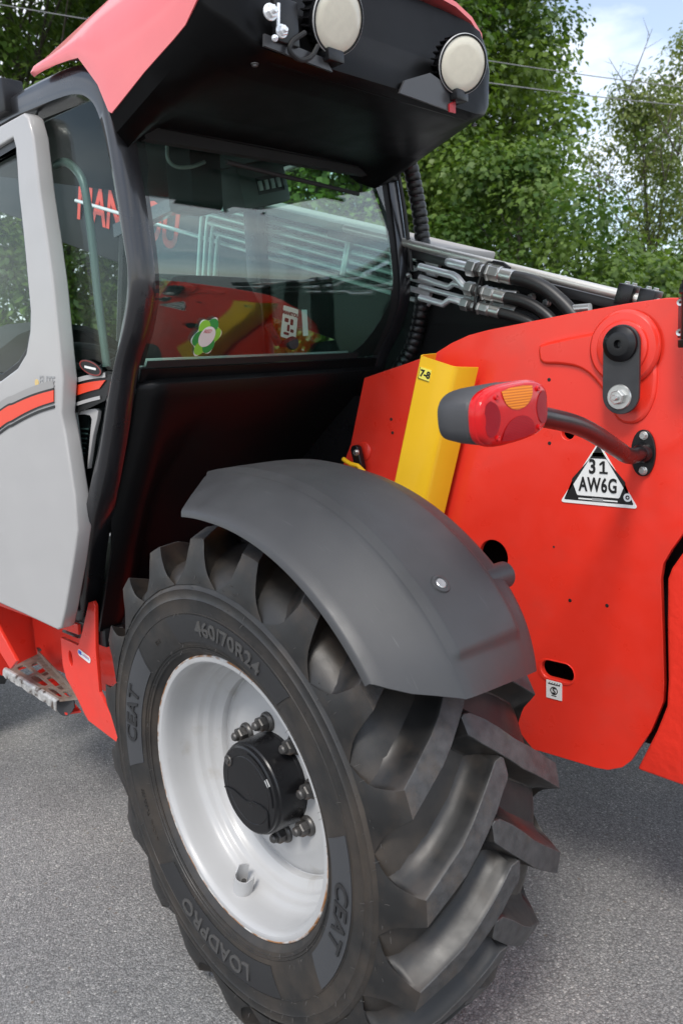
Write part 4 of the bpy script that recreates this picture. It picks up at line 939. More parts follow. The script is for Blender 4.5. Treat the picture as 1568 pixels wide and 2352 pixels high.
plate('window_seal', [inset(dw, -0.002), inset(dw, 0.022)], 0.014, yplane(YD - 0.018), black, door, bevel=0.003)
def ribbon(name, up, lo_, y, material, parent, th=0.0016):
    rows = [[Vector((a[0], y, a[1])), Vector((b_[0], y, b_[1]))] for a, b_ in zip(spline(up, 6), spline(lo_, 6))]
    return shell(rows, th).build(name, material, parent, smooth=0)
def off_(pts, dz): return [(x, z + dz) for x, z in pts]
us = [D2(0, 947), D2(34, 929), D2(66, 914.5), D2(96, 904), D2(126, 896)]; ls = [D2(0, 984), D2(30, 965), D2(58, 949), D2(90, 934), D2(126, 922)]
fe = (1.5, us[0][1] - 0.16); fe2 = (1.5, ls[0][1] - 0.17)
us = [fe] + us; ls = [fe2] + ls
for nm, u_, l_, mt_, o_ in (('stripe', us, ls, orange, 0.004), ('stripe_line', off_(us, 0.006), us, blackp, 0.0035), ('stripe_line', off_(us, 0.026), off_(us, 0.006), greyp if False else mat('stripe_grey', (0.30, 0.29, 0.28), 0.35), 0.003), ('stripe_line', ls, off_(ls, -0.004), blackp, 0.0035), ('stripe_line', off_(ls, -0.010), off_(ls, -0.017), blackp, 0.003)):
    ribbon(nm, u_, l_, YD + o_ - 0.002, mt_, door)
lettering('lettering', 'ELITE', 0.036, 0.0012, lambda c: Vector((D2(108, 876)[0] - c.x, YD + 0.0008 + c.z, D2(108, 876)[1] + c.y + c.x * -0.05)), greyp, door, offset=0.0008, shear=0.25)
plate('gold_mark', [circ(D2(86, 880)[0], D2(86, 880)[1], 0.011, 18)], 0.0012, yplane(YD + 0.0008), mat('gold_print', (0.62, 0.45, 0.18), 0.4), door)
b = B(); ed = [D2(0, 966)]; p = ed[0]; B().lathe([(0, 0.001), (0.012, 0.001)], (p[0] + 0.01, YD + 0.002, p[1] - 0.004), (0, 1, 0), 12).build('stripe_emblem', white, door)
# stripe carried on over the quarter
Q2 = lambda px, py: (lambda p: (p.x, p.z))(at(px, py, 'y', YQ + 0.004))
us2 = [Q2(152, 893), Q2(180, 884), Q2(210, 877), Q2(243, 873)]; ls2 = [Q2(152, 917), Q2(180, 907), Q2(205, 899), Q2(228, 893)]
bs = plate('quarter_band', [[Q2(140, 884), Q2(200, 866), Q2(262, 858), Q2(240, 920), Q2(200, 938), Q2(140, 960)]], 0.004, yplane(YQ - 0.001), blackp, ql)
ribbon('stripe', us2, ls2, YQ + 0.003, orange, bs)
ribbon('stripe_line', off_(us2, 0.019), off_(us2, 0.007), YQ + 0.003, doorp, bs); ribbon('stripe_line', off_(ls2, -0.018), off_(ls2, -0.027), YQ + 0.003, doorp, bs)
# latch bits on the door's rear edge
p = at(188, 1120, 'y', YD - 0.05); B().box((p.x - 0.012, YD - 0.06, p.z - 0.03), (p.x + 0.012, YD - 0.046, p.z + 0.03)).build('door_latch', steeld, door, bevel=0.002)
p = at(98, 455, 'y', YD - 0.05)
# black seal strip standing between door and quarter
so_ = [at(px, py, 'y', YD - 0.052) for px, py in ((84, 275), (92, 300), (106, 440), (124, 560), (140, 680), (156, 830), (164, 960), (184, 1100), (192, 1180))]
B().tube(so_, 0.011, 10).build('door_seal', blackm, door)
so_ = [at(px, py, 'y', YD - 0.056) for px, py in ((84, 262), (100, 310), (114, 440), (133, 580), (152, 730), (168, 870), (178, 960), (198, 1120))]
B().tube(so_, 0.0035, 8).build('glass_edge', mat('glass_edge_grey', (0.14, 0.17, 0.17), 0.25), qg)

# ---------------------------------------------------------------- roof: red moulding and black rear visor
YCb = -0.515
def rooflow(x): return DZ + interp(x, [-0.05, 0.004, 0.146, 0.291, 0.33, 0.40, 0.47, 0.62, 0.9, 1.9], [2.285, 2.242, 2.197, 2.142, 2.215, 2.290, 2.300, 2.312, 2.30, 2.22])
rows = []
xs_ = [-0.052, -0.045, -0.03, 0.0, 0.04, 0.09, 0.15, 0.20, 0.25, 0.285, 0.296, 0.31, 0.33, 0.36, 0.40, 0.44, 0.50, 0.56, 0.60, 0.62]
for x in xs_:
    zl = rooflow(x); rise = interp(x, [-0.05, 0.1, 0.35, 0.62, 1.85], [0.0, 0.0, 0.0, -0.01, -0.04])
    zsh = DZ + interp(x, [-0.05, 0.17, 0.29, 0.62, 1.85], [2.380, 2.354, 2.342, 2.316, 2.24]); ztop = DZ + interp(x, [-0.05, 0.1, 0.3, 0.62, 1.85], [2.476, 2.480, 2.455, 2.372, 2.30])
    zsh = max(zsh, zl + 0.004)
    half = [(-0.034, zl), (-0.031, zl + (zsh - zl) * 0.33), (-0.033, zl + (zsh - zl) * 0.66), (-0.042, zsh), (-0.066, zsh + (ztop - zsh) * 0.38), (-0.105, zsh + (ztop - zsh) * 0.68), (-0.17, zsh + (ztop - zsh) * 0.88), (-0.30, zsh + (ztop - zsh) * 0.975), (YCb, ztop)]
    row = [Vector((x - (0.012 if (x < -0.04 and i >= 4) else 0) + (0.014 * (i / 8) if x < 0.0 else 0), y, z)) for i, (y, z) in enumerate(half)]
    row += [Vector((p.x, 2 * YCb - p.y, p.z)) for p in row[-2::-1]]
    rows.append(row)
rf = shell(rows, 0.012).build('roof', redroof_sheen, ROOT, smooth=60); label(rf, 'red moulded cab roof')
vs = []
for y, pts in ((-0.036, [(.296, 2.150), (.146, 2.204), (.006, 2.250), (-.034, 2.286), (-.040, 2.33), (-.038, 2.360)]),
               (-0.048, [(.300, 2.118), (.146, 2.172), (.000, 2.222), (-.050, 2.264), (-.056, 2.33), (-.048, 2.385)]),
               (-0.078, [(.325, 2.100), (.160, 2.158), (-.006, 2.208), (-.072, 2.240), (-.074, 2.32), (-.050, 2.42)]),
               (-0.112, [(.360, 2.118), (.180, 2.160), (.0, 2.194), (-.084, 2.212), (-.076, 2.31), (-.042, 2.435)]),
               (-0.160, [(.370, 2.150), (.200, 2.165), (.0, 2.188), (-.090, 2.204), (-.068, 2.30), (-.030, 2.445)]),
               (-0.330, [(.372, 2.152), (.200, 2.165), (.0, 2.188), (-.092, 2.204), (-.060, 2.30), (-.020, 2.452)]),
               (YCb, [(.372, 2.154), (.200, 2.166), (.0, 2.189), (-.092, 2.204), (-.058, 2.30), (-.016, 2.456)])):
    vs.append([Vector((x, y, z + DZ)) for x, z in pts])
vs = vs + [[Vector((p.x, 2 * YCb - p.y, p.z)) for p in r_] for r_ in vs[-2::-1]]
rows = []
for r_ in vs:
    row = []
    for k in range(5):
        a_, c_ = r_[k], r_[k + 1]
        row += [a_, a_.lerp(c_, 0.03), a_.lerp(c_, 0.5), a_.lerp(c_, 0.97)]
    rows.append(row + [r_[-1]])
vis = shell(rows, -0.014).build('roof_visor', mat('visor_black', (0.0035, 0.0035, 0.0037), 0.36, spec=0.12, bump=0.1, bscale=500, rvar=0.05), ROOT, smooth=45); label(vis, 'black overhanging roof visor')
# cab roof lining
B().box((0.37, -1.07, 2.282), (1.55, -0.10, 2.300)).build('roof_lining', darkin, rf, bevel=0.01)
# flat cover screwed under the overhang, with its raised edge
cvr = []
for x_, z_ in ((0.30, 2.154), (0.20, 2.1625), (0.0, 2.1845), (-0.06, 2.196)):
    cvr.append([Vector((x_, -0.19 - 0.66 * k / 8, z_ + DZ)) for k in range(9)])
shell(cvr, 0.006).build('underside_cover', MAT['visor_black'], vis, smooth=30)
for k in range(2):
    xa = (0.315, -0.070)[k]; za = (2.150, 2.196)[k]
    B().box((xa - 0.006, -0.87, za + DZ - 0.010), (xa + 0.006, -0.17, za + DZ + 0.004)).build('cover_edge', MAT['visor_black'], vis, bevel=0.002)
# lighter grey plates by the lamps, painted as recess walls catching the sky
XV = -0.112
def VX(px, py, x=XV): p = at(px, py, 'x', x); return (p.y, p.z)
def xplane(x): return lambda c: Vector((x + c.z, c.x, c.y))
plate('lit_recess_plate', [[VX(605, 106), VX(606, 78), VX(640, 92), VX(745, 135), VX(762, 166)]], 0.006, xplane(XV), mat('visor_sky_lit', (0.045, 0.045, 0.047), 0.3), vis)
plate('lit_recess_plate', [[VX(915, 214), VX(927, 185), VX(985, 168), VX(1030, 200), VX(1035, 256)]], 0.006, xplane(XV), MAT['visor_sky_lit'], vis)
plate('red_mark', [[VX(1026, 240), VX(1040, 232), VX(1040, 262), VX(1026, 258)]], 0.004, xplane(XV - 0.006), mat('red_mark', (0.35, 0.01, 0.015), 0.4), vis)
# mesh strip under the right-hand lip and underside screws
for px, py in ((585, 146), (508, 190), (360, 229), (1088, 285), (886, 307), (690, 377)):
    z_ = 2.19 if px not in (360,) else 2.185
    p = at(px, py, 'z', z_ + 0.004); hexbolt('visor_screw', p, (0, 0, -1), 0.006, 0.004, steeld, vis, washer=0.008, wh=0.002)

# work lamps
def work_lamp(px, py, n_, nm):
    n_ = Vector(n_).normalized(); c = at(px, py, 'z', 2.298)
    w_ = B().lathe([(0.0, -0.062), (0.040, -0.062), (0.050, -0.056), (0.058, -0.030), (0.0655, -0.010), (0.0675, -0.004), (0.0675, 0.002), (0.0655, 0.0045), (0.0625, 0.0045), (0.0615, 0.001), (0.0, 0.001)], c, n_, 48).build('work_lamp', satin, ROOT, smooth=30)
    label(w_, nm)
    B().lathe([(0.0618, 0.0015), (0.060, 0.0035), (0.04, 0.0052), (0.0, 0.0060)], c, n_, 40).build('lens', lens, w_, smooth=60)
    B().lathe([(0.0655, 0.0040), (0.0672, 0.0030), (0.0678, 0.0010)], c, n_, 48).build('bezel', ltgrey, w_, smooth=60)
    e1 = n_.orthogonal().normalized(); e2 = n_.cross(e1)
    for k in range(26):
        a = 2 * math.pi * k / 26; d = e1 * math.cos(a) + e2 * math.sin(a); t = n_.cross(d)
        b = B(); b.add([c + d * 0.045 - n_ * 0.058 + t * 0.0015, c + d * 0.045 - n_ * 0.058 - t * 0.0015, c + d * 0.0625 - n_ * 0.052 - t * 0.0015, c + d * 0.0625 - n_ * 0.052 + t * 0.0015, c + d * 0.058 - n_ * 0.014 + t * 0.0015, c + d * 0.058 - n_ * 0.014 - t * 0.0015, c + d * 0.0665 - n_ * 0.014 - t * 0.0015, c + d * 0.0665 - n_ * 0.014 + t * 0.0015],
                       [(0, 1, 2, 3), (4, 7, 6, 5), (0, 4, 5, 1), (1, 5, 6, 2), (2, 6, 7, 3), (3, 7, 4, 0)]); b.build('cooling_fin', satin, w_, smooth=0)
    # bracket foot
    b = B(); f = c - n_ * 0.03 + Vector((0, 0, -0.066)); b.box((f.x - 0.018, f.y - 0.024, f.z - 0.022), (f.x + 0.022, f.y + 0.024, f.z + 0.004)); b.build('lamp_foot', satin, w_, bevel=0.004)
    return w_, c
wl1, c1 = work_lamp(776, 45, (-0.93, 0.10, -0.32), 'round work lamp nearer the door')
wl2, c2_ = work_lamp(1062, 148, (-0.86, 0.36, -0.30), 'round work lamp nearer the boom')
# bright hinge bracket to the left of the first lamp
br = [at(px, py, 'x', -0.125) for px, py in ((638, 30), (638, 75), (655, 85), (650, 100))]
b = B(); p = at(655, 40, 'x', -0.12); b.box((p.x - 0.004, p.y - 0.034, p.z - 0.05), (p.x + 0.012, p.y + 0.028, p.z + 0.035)); hb = b.build('hinge_plate', satin, wl1, bevel=0.003)
b = B(); b.tube([at(640, 8, 'x', -0.135), at(639, 60, 'x', -0.135)], 0.0035, 8); b.build('hinge_strip', chrome, wl1)
for px, py, r_ in ((620, 28, 0.012), (646, 72, 0.010), (630, 88, 0.005)):
    hexbolt('hinge_bolt', at(px, py, 'x', -0.135), (-1, 0.2, -0.1), r_, r_ * 0.9, chrome, wl1, washer=r_ * 1.3, stud=r_ * 0.5)
cb = [at(px, py, 'x', -0.125) for px, py in ((700, 75), (672, 95), (666, 118), (690, 138), (715, 130), (730, 105))]
B().tube(spline(cb, 6), 0.005, 8).build('lamp_cable', blackm, wl1)

# ---------------------------------------------------------------- inside of the cab
fl2 = B().box((0.75, -1.05, 0.80), (1.9, -0.14, 0.86)); fl2.build('cab_floor', darkin, ROOT)
seat = B()
seat.box((0.78, -0.80, 1.22), (1.25, -0.32, 1.34)); st = seat.build('seat', mat('seat_fabric', (0.018, 0.018, 0.020), 0.85, var=0.3), ROOT, bevel=0.05, bseg=4, smooth=60); label(st, 'black driver seat')
bk_ = B(); rows = []
for z, x, w_ in ((1.30, 0.78, 0.22), (1.45, 0.74, 0.245), (1.62, 0.70, 0.24), (1.78, 0.665, 0.20), (1.86, 0.65, 0.13)):
    rows.append([Vector((x + 0.09 * math.sin(a) if math.sin(a) > 0 else x + 0.05 * math.sin(a), -0.56 + w_ * math.cos(a), z)) for a in [2 * math.pi * k / 24 for k in range(24)]])
bk_.grid(rows, closed_v=True, cap=True).build('backrest', MAT['seat_fabric'], st, bevel=0.0, smooth=60)
dash = B(); rows = []
for k in range(13):
    a = math.pi * k / 12; rows.append([Vector((1.55, -0.55 + 0.36 * math.cos(a), 1.36 + 0.42 * math.sin(a) ** 0.7)), Vector((1.78, -0.55 + 0.42 * math.cos(a), 1.36 + 0.44 * math.sin(a) ** 0.7)), Vector((1.80, -0.55 + 0.42 * math.cos(a), 0.9))])
shell(rows, 0.02).build('dashboard', darkin, ROOT, smooth=60)
sw_ = B(); cs = Vector((1.34, -0.55, 1.60)); ax = Vector((-0.5, 0, 0.85)).normalized(); e1 = Vector((0, 1, 0)); e2 = ax.cross(e1)
ring = [cs + (e1 * math.cos(2 * math.pi * k / 40) + e2 * math.sin(2 * math.pi * k / 40)) * 0.185 for k in range(41)]
sw_.tube(ring, 0.014, 10, cap=False)
for a in (90, 210, 330): sw_.tube([cs, cs + (e1 * math.cos(R(a)) + e2 * math.sin(R(a))) * 0.185], 0.012, 8)
sw_.tube([cs, cs - ax * 0.35], 0.03, 12); swo = sw_.build('steering_wheel', darkin, ROOT, smooth=60); label(swo, 'black steering wheel')
# speaker box and heater vent under the roof
sp1 = at(455, 425, 'x', 0.55); bx1 = B().box((0.50, sp1.y - 0.055, sp1.z - 0.075), (0.62, sp1.y + 0.062, sp1.z + 0.12)).build('speaker_box', blackm, ROOT, bevel=0.02)
B().lathe([(0.0, -0.004), (0.010, 0.0), (0.014, -0.004)], (0.50, sp1.y, sp1.z), (-1, 0, 0), 16).build('speaker_knob', darkin, bx1)
lp = B().tube(spline([at(384, 335, 'x', 0.46), at(386, 365, 'x', 0.46), at(405, 383, 'x', 0.46), at(440, 383, 'x', 0.46), at(470, 372, 'x', 0.46)], 6), 0.005, 8).build('cable_loop', mat('grey_cable', (0.25, 0.25, 0.24), 0.5), ROOT)
ct = at(590, 430, 'x', 0.62)
Mx = Matrix.Translation(ct) @ Matrix.Rotation(R(-14), 4, 'X')
cbx = B().box((-0.05, -0.09, -0.06), (0.06, 0.11, 0.07), Mx).build('control_panel', mat('panel_grey', (0.06, 0.07, 0.068), 0.5), ROOT, bevel=0.012)
B().box((-0.053, -0.065, -0.025), (-0.049, 0.045, 0.025), Mx).build('switch_bank', blackm, cbx)
for k in range(4):
    B().box((-0.058, -0.05 + k * 0.026, -0.014), (-0.052, -0.036 + k * 0.026, 0.014), Mx).build('switch', ltgrey, cbx, bevel=0.001)
# grab handle behind the quarter glass
gh = [at(px, py, 'y', -0.13) for px, py in ((130, 380), (150, 372), (175, 390), (192, 420), (203, 480), (214, 570), (225, 680), (238, 780), (246, 842))]
B().tube(spline(gh, 6), 0.011, 12).build('grab_handle', mat('handle_grey', (0.10, 0.13, 0.12), 0.35), ROOT, smooth=60)
# far side and front posts of the cab
B().box((0.98, -1.10, 1.55), (1.06, -1.05, 2.2)).build('cab_post', satin, ROOT, bevel=0.01)
B().tube([(1.85, -1.07, 2.17), (1.98, -1.07, 1.6), (1.9, -1.07, 0.85)], 0.04, 10).build('cab_post', satin, ROOT)
B().tube([(1.85, -0.08, 2.17), (1.98, -0.08, 1.6), (1.9, -0.08, 0.85)], 0.04, 10).build('cab_post', satin, ROOT)
plate('side_panel', [[(0.62, 0.85), (1.9, 0.85), (1.9, 1.52), (0.43, 1.52)]], 0.012, yplane(-1.075), satin, ROOT)
rr0 = [[Vector((0.33 + 1.6 * k / 4, -1.078, z)) for k in range(5)] for z in (1.53, 1.85, 2.26)]
fg = shell(rr0, 0.004).build('side_window', glassside, ROOT); label(fg, 'green tinted window on the boom side')
# chassis under the cab: step well, brackets, step
def S2(x, y, yy): p = at((x / 4.9) * 0.91857, (1480 + y / 4.9) * 0.91857, 'y', yy); return (p.x, p.z)
YB = -0.12
bo = [S2(1085, 128, YB), S2(1140, 118, YB), S2(1165, 170, YB), S2(1172, 700, YB), S2(1215, 1230, YB), S2(1420, 1640, YB), S2(1470, 1872, YB), S2(1085, 1580, YB), S2(1040, 1500, YB), S2(940, 1290, YB), S2(810, 1050, YB), S2(800, 700, YB), S2(745, 560, YB), S2(960, 660, YB), S2(1010, 480, YB)]
hb_ = S2(868, 815, YB)
def lean(c): return Vector((c.x, YB - 0.006 + c.z, c.y))
def S3(x, y): return S2(x, y, YB)
bo = [S3(*q) for q in ((1085, 128), (1140, 118), (1165, 170), (1172, 700), (1215, 1230), (1420, 1640), (1470, 1872), (1085, 1580), (1040, 1500), (940, 1290), (810, 1050), (770, 900), (745, 560), (960, 660), (1010, 480))]
hb_ = S3(868, 815)
brk = plate('step_bracket', [bo, [(hb_[0] + 0.012 * math.cos(a), hb_[1] + 0.026 * math.sin(a)) for a in [2 * math.pi * k / 24 for k in range(24)]]], 0.012, lean, red, ROOT, bevel=0.0015)
label(brk, 'pointed red step bracket in front of the rear tyre')
lc = S3(1040, 785)
def LB(c):
    a = R(-13); z_ = lc[1] + c.x * math.sin(a) + c.y * math.cos(a); return Vector((lc[0] - (c.x * math.cos(a) - c.y * math.sin(a)), YB + 0.0016 + c.z, z_))
lbx = plate('label_strip', [rrect(0, 0, 0.072, 0.022, 0.010)], 0.0012, LB, white, brk)
plate('label_print', [rrect(-0.024, 0.002, 0.018, 0.012, 0.003)], 0.0006, lambda c: LB(Vector((c.x, c.y, c.z + 0.001))), bluep, lbx)
plate('label_print', [rrect(0.006, 0.0005, 0.052, 0.0018, 0.0005)], 0.0006, lambda c: LB(Vector((c.x, c.y, c.z + 0.001))), bluep, lbx)
plate('label_print', [rrect(0.014, 0.005, 0.030, 0.0035, 0.0005)], 0.0006, lambda c: LB(Vector((c.x, c.y, c.z + 0.001))), mat('pink_print', (0.6, 0.25, 0.25), 0.4), lbx)
YBW = -0.40
bw = [S2(400, 330, YBW), S2(470, 770, YBW), S2(820, 1080, YBW), S2(1100, 1300, YBW)]
wl = plate('step_well_wall', [[(0.55, 0.44), (0.55, 0.86), (bw[0][0], 0.86), (bw[1][0], 0.44)]], 0.01, yplane(YBW), red, ROOT)
plate('step_well_side', [[(-0.42, 0.42), (-0.42, 0.95), (-0.06, 0.95), (-0.10, 0.70), (-0.25, 0.42)]], 0.012, lambda c: Vector((bw[0][0] + 0.012 + c.z, c.x, c.y)), red, ROOT)
fb = [S2(-60, 350, -0.10), S2(5, 480, -0.10), S2(205, 850, -0.10), S2(130, 945, -0.10), S2(-60, 640, -0.10)]
plate('step_bracket', [fb], 0.012, yplane(-0.106), red, ROOT, bevel=0.0015)
# sill under door
B().box((0.88, -0.42, 0.80), (1.9, -0.125, 0.835)).build('sill', red, ROOT, bevel=0.004)
plate('chassis_side', [[(0.45, 0.45), (2.4, 0.45), (2.4, 0.8), (0.45, 0.8)]], 0.015, yplane(-0.62), red, ROOT)
# worn pressed step with slots
ZS = 0.50
c00 = at((130 / 4.9) * .91857, (1480 + 960 / 4.9) * .91857, 'z', ZS); c01 = at((720 / 4.9) * .91857, (1480 + 1320 / 4.9) * .91857, 'z', ZS)
c10 = at((470 / 4.9) * .91857, (1480 + 790 / 4.9) * .91857, 'z', ZS); c11 = at((940 / 4.9) * .91857, (1480 + 1290 / 4.9) * .91857, 'z', ZS)
def ST(c):   # c.x 0..1 along the step (front to rear), c.y 0..1 outer to inner
    p = c00.lerp(c01, c.x).lerp(c10.lerp(c11, c.x), c.y); return Vector((p.x, p.y, p.z + c.z))
lo = [(-0.03, -0.02), (1.03, -0.02), (1.03, 1.02), (-0.03, 1.02)]
sl0 = [rrect(x, y, w_ * 1.12, 0.29, 0.07) for x, y, w_ in ((0.17, 0.30, 0.24), (0.50, 0.30, 0.26), (0.84, 0.30, 0.22), (0.28, 0.70, 0.30), (0.66, 0.70, 0.28), (0.93, 0.70, 0.12))]
me = curve_mesh([lo] + sl0, 0.008); remap(me, ST); stp = objm('step', me, worn, ROOT, 30); label(stp, 'worn bare metal step with slotted holes')
# bent-down outer lip, chipped along its lower edge
edge = []
rr2 = random.Random(2)
for k in range(41):
    t = -0.08 + 1.10 * k / 40; p = ST(Vector((t, -0.02, 0.002))); q = p + Vector((0.0, 0.010, -0.006)); e = q + Vector((0.0, 0.003, -0.022 - 0.030 * max(0.0, t - 0.82) * 5 * 0.35 + rr2.uniform(-0.004, 0.003)))
    edge.append([p, p.lerp(q, 0.6) + Vector((0, 0, 0.002)), q, e])
shell(edge, 0.004).build('step_lip', mat('scraped_lip', (0.50, 0.49, 0.47), 0.45, 0.4, var=0.4, vscale=60, col2=(0.10, 0.075, 0.06), c2scale=30, c2pos=(0.52, 0.62)), stp, smooth=30)
inn = [[ST(Vector((t, 1.02, -0.004))), ST(Vector((t, 1.02, 0.02)))] for t in (-0.03, 0.3, 0.7, 1.03)]
shell(inn, 0.004).build('step_back_edge', worn, stp)
for x_ in (0.335, 0.69):
    B().add([ST(Vector((x_ - 0.012, 0.02, -0.004))), ST(Vector((x_ + 0.012, 0.02, -0.004))), ST(Vector((x_ + 0.012, 0.98, -0.004))), ST(Vector((x_ - 0.012, 0.98, -0.004))), ST(Vector((x_ - 0.012, 0.02, -0.03))), ST(Vector((x_ + 0.012, 0.02, -0.03))), ST(Vector((x_ + 0.012, 0.98, -0.03))), ST(Vector((x_ - 0.012, 0.98, -0.03)))],
            [(0, 1, 2, 3), (4, 7, 6, 5), (0, 4, 5, 1), (1, 5, 6, 2), (2, 6, 7, 3), (3, 7, 4, 0)]).build('step_rib', worn, stp)
# grey end plate under the rear end of the step
b = B(); a0, a1 = ST(Vector((0.86, 0.0, -0.006))), ST(Vector((1.03, 0.75, -0.006)))
rows = [[a0.lerp(a1, k / 6) for k in range(7)], [a0.lerp(a1, k / 6) + Vector((0, 0, -0.065 * math.sin(math.pi * (0.12 + 0.76 * k / 6)))) for k in range(7)]]
shell(rows, 0.005).build('step_end_plate', mat('dark_grey_steel', (0.07, 0.07, 0.075), 0.5, 0.3), stp, smooth=40)
tr0 = [Vector((x_, y_, z_)) for z_ in (-0.055, -0.062) for x_, y_ in ((0.0, 0.45), (0.98, 0.35), (0.98, 1.2), (0.0, 1.2))]
B().add([ST(q) for q in tr0], [(0, 1, 2, 3), (4, 7, 6, 5), (0, 4, 5, 1), (1, 5, 6, 2), (2, 6, 7, 3), (3, 7, 4, 0)]).build('step_tray', red, stp)
B().box((0.74, -0.24, 0.785), (0.98, -0.135, 0.842)).build('pillar_foot', satin, ROOT, bevel=0.006)
B().tube([at((468 / 4.9) * .91857, (1480 + 695 / 4.9) * .91857, 'y', -0.36), at((492 / 4.9) * .91857, (1480 + 712 / 4.9) * .91857, 'y', -0.34)], 0.006, 8).build('step_bolt', steeld, stp)
# bracket at the top left edge of the picture (mirror arm on the roof rail)
p = at(12, 218, 'y', -0.05); mb_ = B().box((p.x - 0.03, -0.09, p.z - 0.05), (p.x + 0.10, -0.03, p.z + 0.035)).build('mirror_bracket', satin, ROOT, bevel=0.006)
hexbolt('bracket_bolt', (p.x + 0.035, -0.03, p.z - 0.01), (0, 1, 0), 0.008, 0.005, blackm, mb_)

# ================================================================== TREES AND WIRES
def leafmat(name, col, col2):
    mt = bpy.data.materials.new(name); mt.use_nodes = True; nt = mt.node_tree; b = nt.nodes['Principled BSDF']
    at_ = nt.nodes.new('ShaderNodeAttribute'); at_.attribute_name = 'tint'
    mx = nt.nodes.new('ShaderNodeMix'); mx.data_type = 'RGBA'; mx.inputs[6].default_value = (*col, 1); mx.inputs[7].default_value = (*col2, 1)
    nt.links.new(at_.outputs['Fac'], mx.inputs[0]); nt.links.new(mx.outputs[2], b.inputs['Base Color'])
    b.inputs['Roughness'].default_value = 0.45; b.inputs['Specular IOR Level'].default_value = 0.4
    tl_ = nt.nodes.new('ShaderNodeBsdfTranslucent'); mul = nt.nodes.new('ShaderNodeMix'); mul.data_type = 'RGBA'; mul.blend_type = 'MULTIPLY'; mul.inputs[0].default_value = 1
    mul.inputs[7].default_value = (1.5, 1.6, 0.7, 1); nt.links.new(mx.outputs[2], mul.inputs[6]); nt.links.new(mul.outputs[2], tl_.inputs[0])
    ms = nt.nodes.new('ShaderNodeMixShader'); ms.inputs[0].default_value = 0.35
    nt.links.new(b.outputs[0], ms.inputs[1]); nt.links.new(tl_.outputs[0], ms.inputs[2]); nt.links.new(ms.outputs[0], nt.nodes['Material Output'].inputs[0])
    return mt
lf1 = leafmat('maple_leaf', (0.058, 0.113, 0.022), (0.172, 0.250, 0.045))
lf2 = leafmat('bright_leaf', (0.050, 0.105, 0.022), (0.150, 0.225, 0.045))
lf3 = leafmat('ash_leaf', (0.085, 0.130, 0.030), (0.210, 0.245, 0.065))
bark = mat('bark', (0.085, 0.072, 0.058), 0.9, var=0.4, vscale=6, bump=0.8, bscale=18, bdist=0.03)

LEAF = np.array([(0, 0, 0), (0.34, 0.20, 0.05), (0.50, 0.62, 0.10), (0.20, 0.66, 0.04), (0.0, 1.0, -0.10), (-0.20, 0.66, 0.04), (-0.50, 0.62, 0.10), (-0.34, 0.20, 0.05)], 'f')
LEAF2 = np.array([(0, 0, 0), (0.24, 0.40, 0.06), (0.0, 1.0, -0.08), (-0.24, 0.40, 0.06)], 'f')
def foliage(name, clumps, per, size, material, parent, shape=LEAF, seed=1, spread=1.0):
    """clumps: (centre, radius) ; leaves sit through each clump, thicker towards its outside, facing outward and up"""
    r_ = np.random.default_rng(seed); C_, N_, U_, S_, T_ = [], [], [], [], []
    for c, rad in clumps:
        n = max(6, int(per * rad * rad)); d = r_.normal(size=(n, 3)); d /= np.linalg.norm(d, axis=1)[:, None]
        q = rad * (r_.random(n) ** 0.45)[:, None]
        p = np.array(c)[None] + d * q * np.array([1, 1, 0.72]) + r_.normal(size=(n, 3)) * rad * 0.06
        nn = d * 0.8 + np.array([0, 0, 0.75]) + r_.normal(size=(n, 3)) * 0.42; nn /= np.linalg.norm(nn, axis=1)[:, None]
        t = r_.normal(size=(n, 3)) + d * 0.5 + np.array([0, 0, -0.9]); t -= nn * (t * nn).sum(1)[:, None]; t /= np.linalg.norm(t, axis=1)[:, None]
        C_.append(p); N_.append(nn); U_.append(t); S_.append(size * r_.uniform(0.55, 1.45, n)); base = r_.uniform(0.0, 0.9); T_.append(np.clip(base + r_.normal(size=n) * 0.2, 0, 1))
    C_, N_, U_, S_, T_ = map(np.concatenate, (C_, N_, U_, S_, T_)); Sd = np.cross(U_, N_)
    k = len(shape); V = C_[:, None] + (Sd[:, None] * shape[None, :, :1] + U_[:, None] * shape[None, :, 1:2] + N_[:, None] * shape[None, :, 2:]) * S_[:, None, None]
    n = len(C_); me = bpy.data.meshes.new(name)
    me.vertices.add(n * k); me.vertices.foreach_set('co', V.astype('f').ravel())
    me.loops.add(n * k); me.loops.foreach_set('vertex_index', np.arange(n * k, dtype=np.int32))
    me.polygons.add(n); me.polygons.foreach_set('loop_start', np.arange(0, n * k, k, dtype=np.int32))
    me.update(); me.validate()
    a = me.attributes.new('tint', 'FLOAT', 'FACE'); a.data.foreach_set('value', T_.astype('f'))
    me.materials.append(material); o = bpy.data.objects.new(name, me); COL.objects.link(o); o.parent = parent; o['_w'] = (0, 0, 0)
    return o
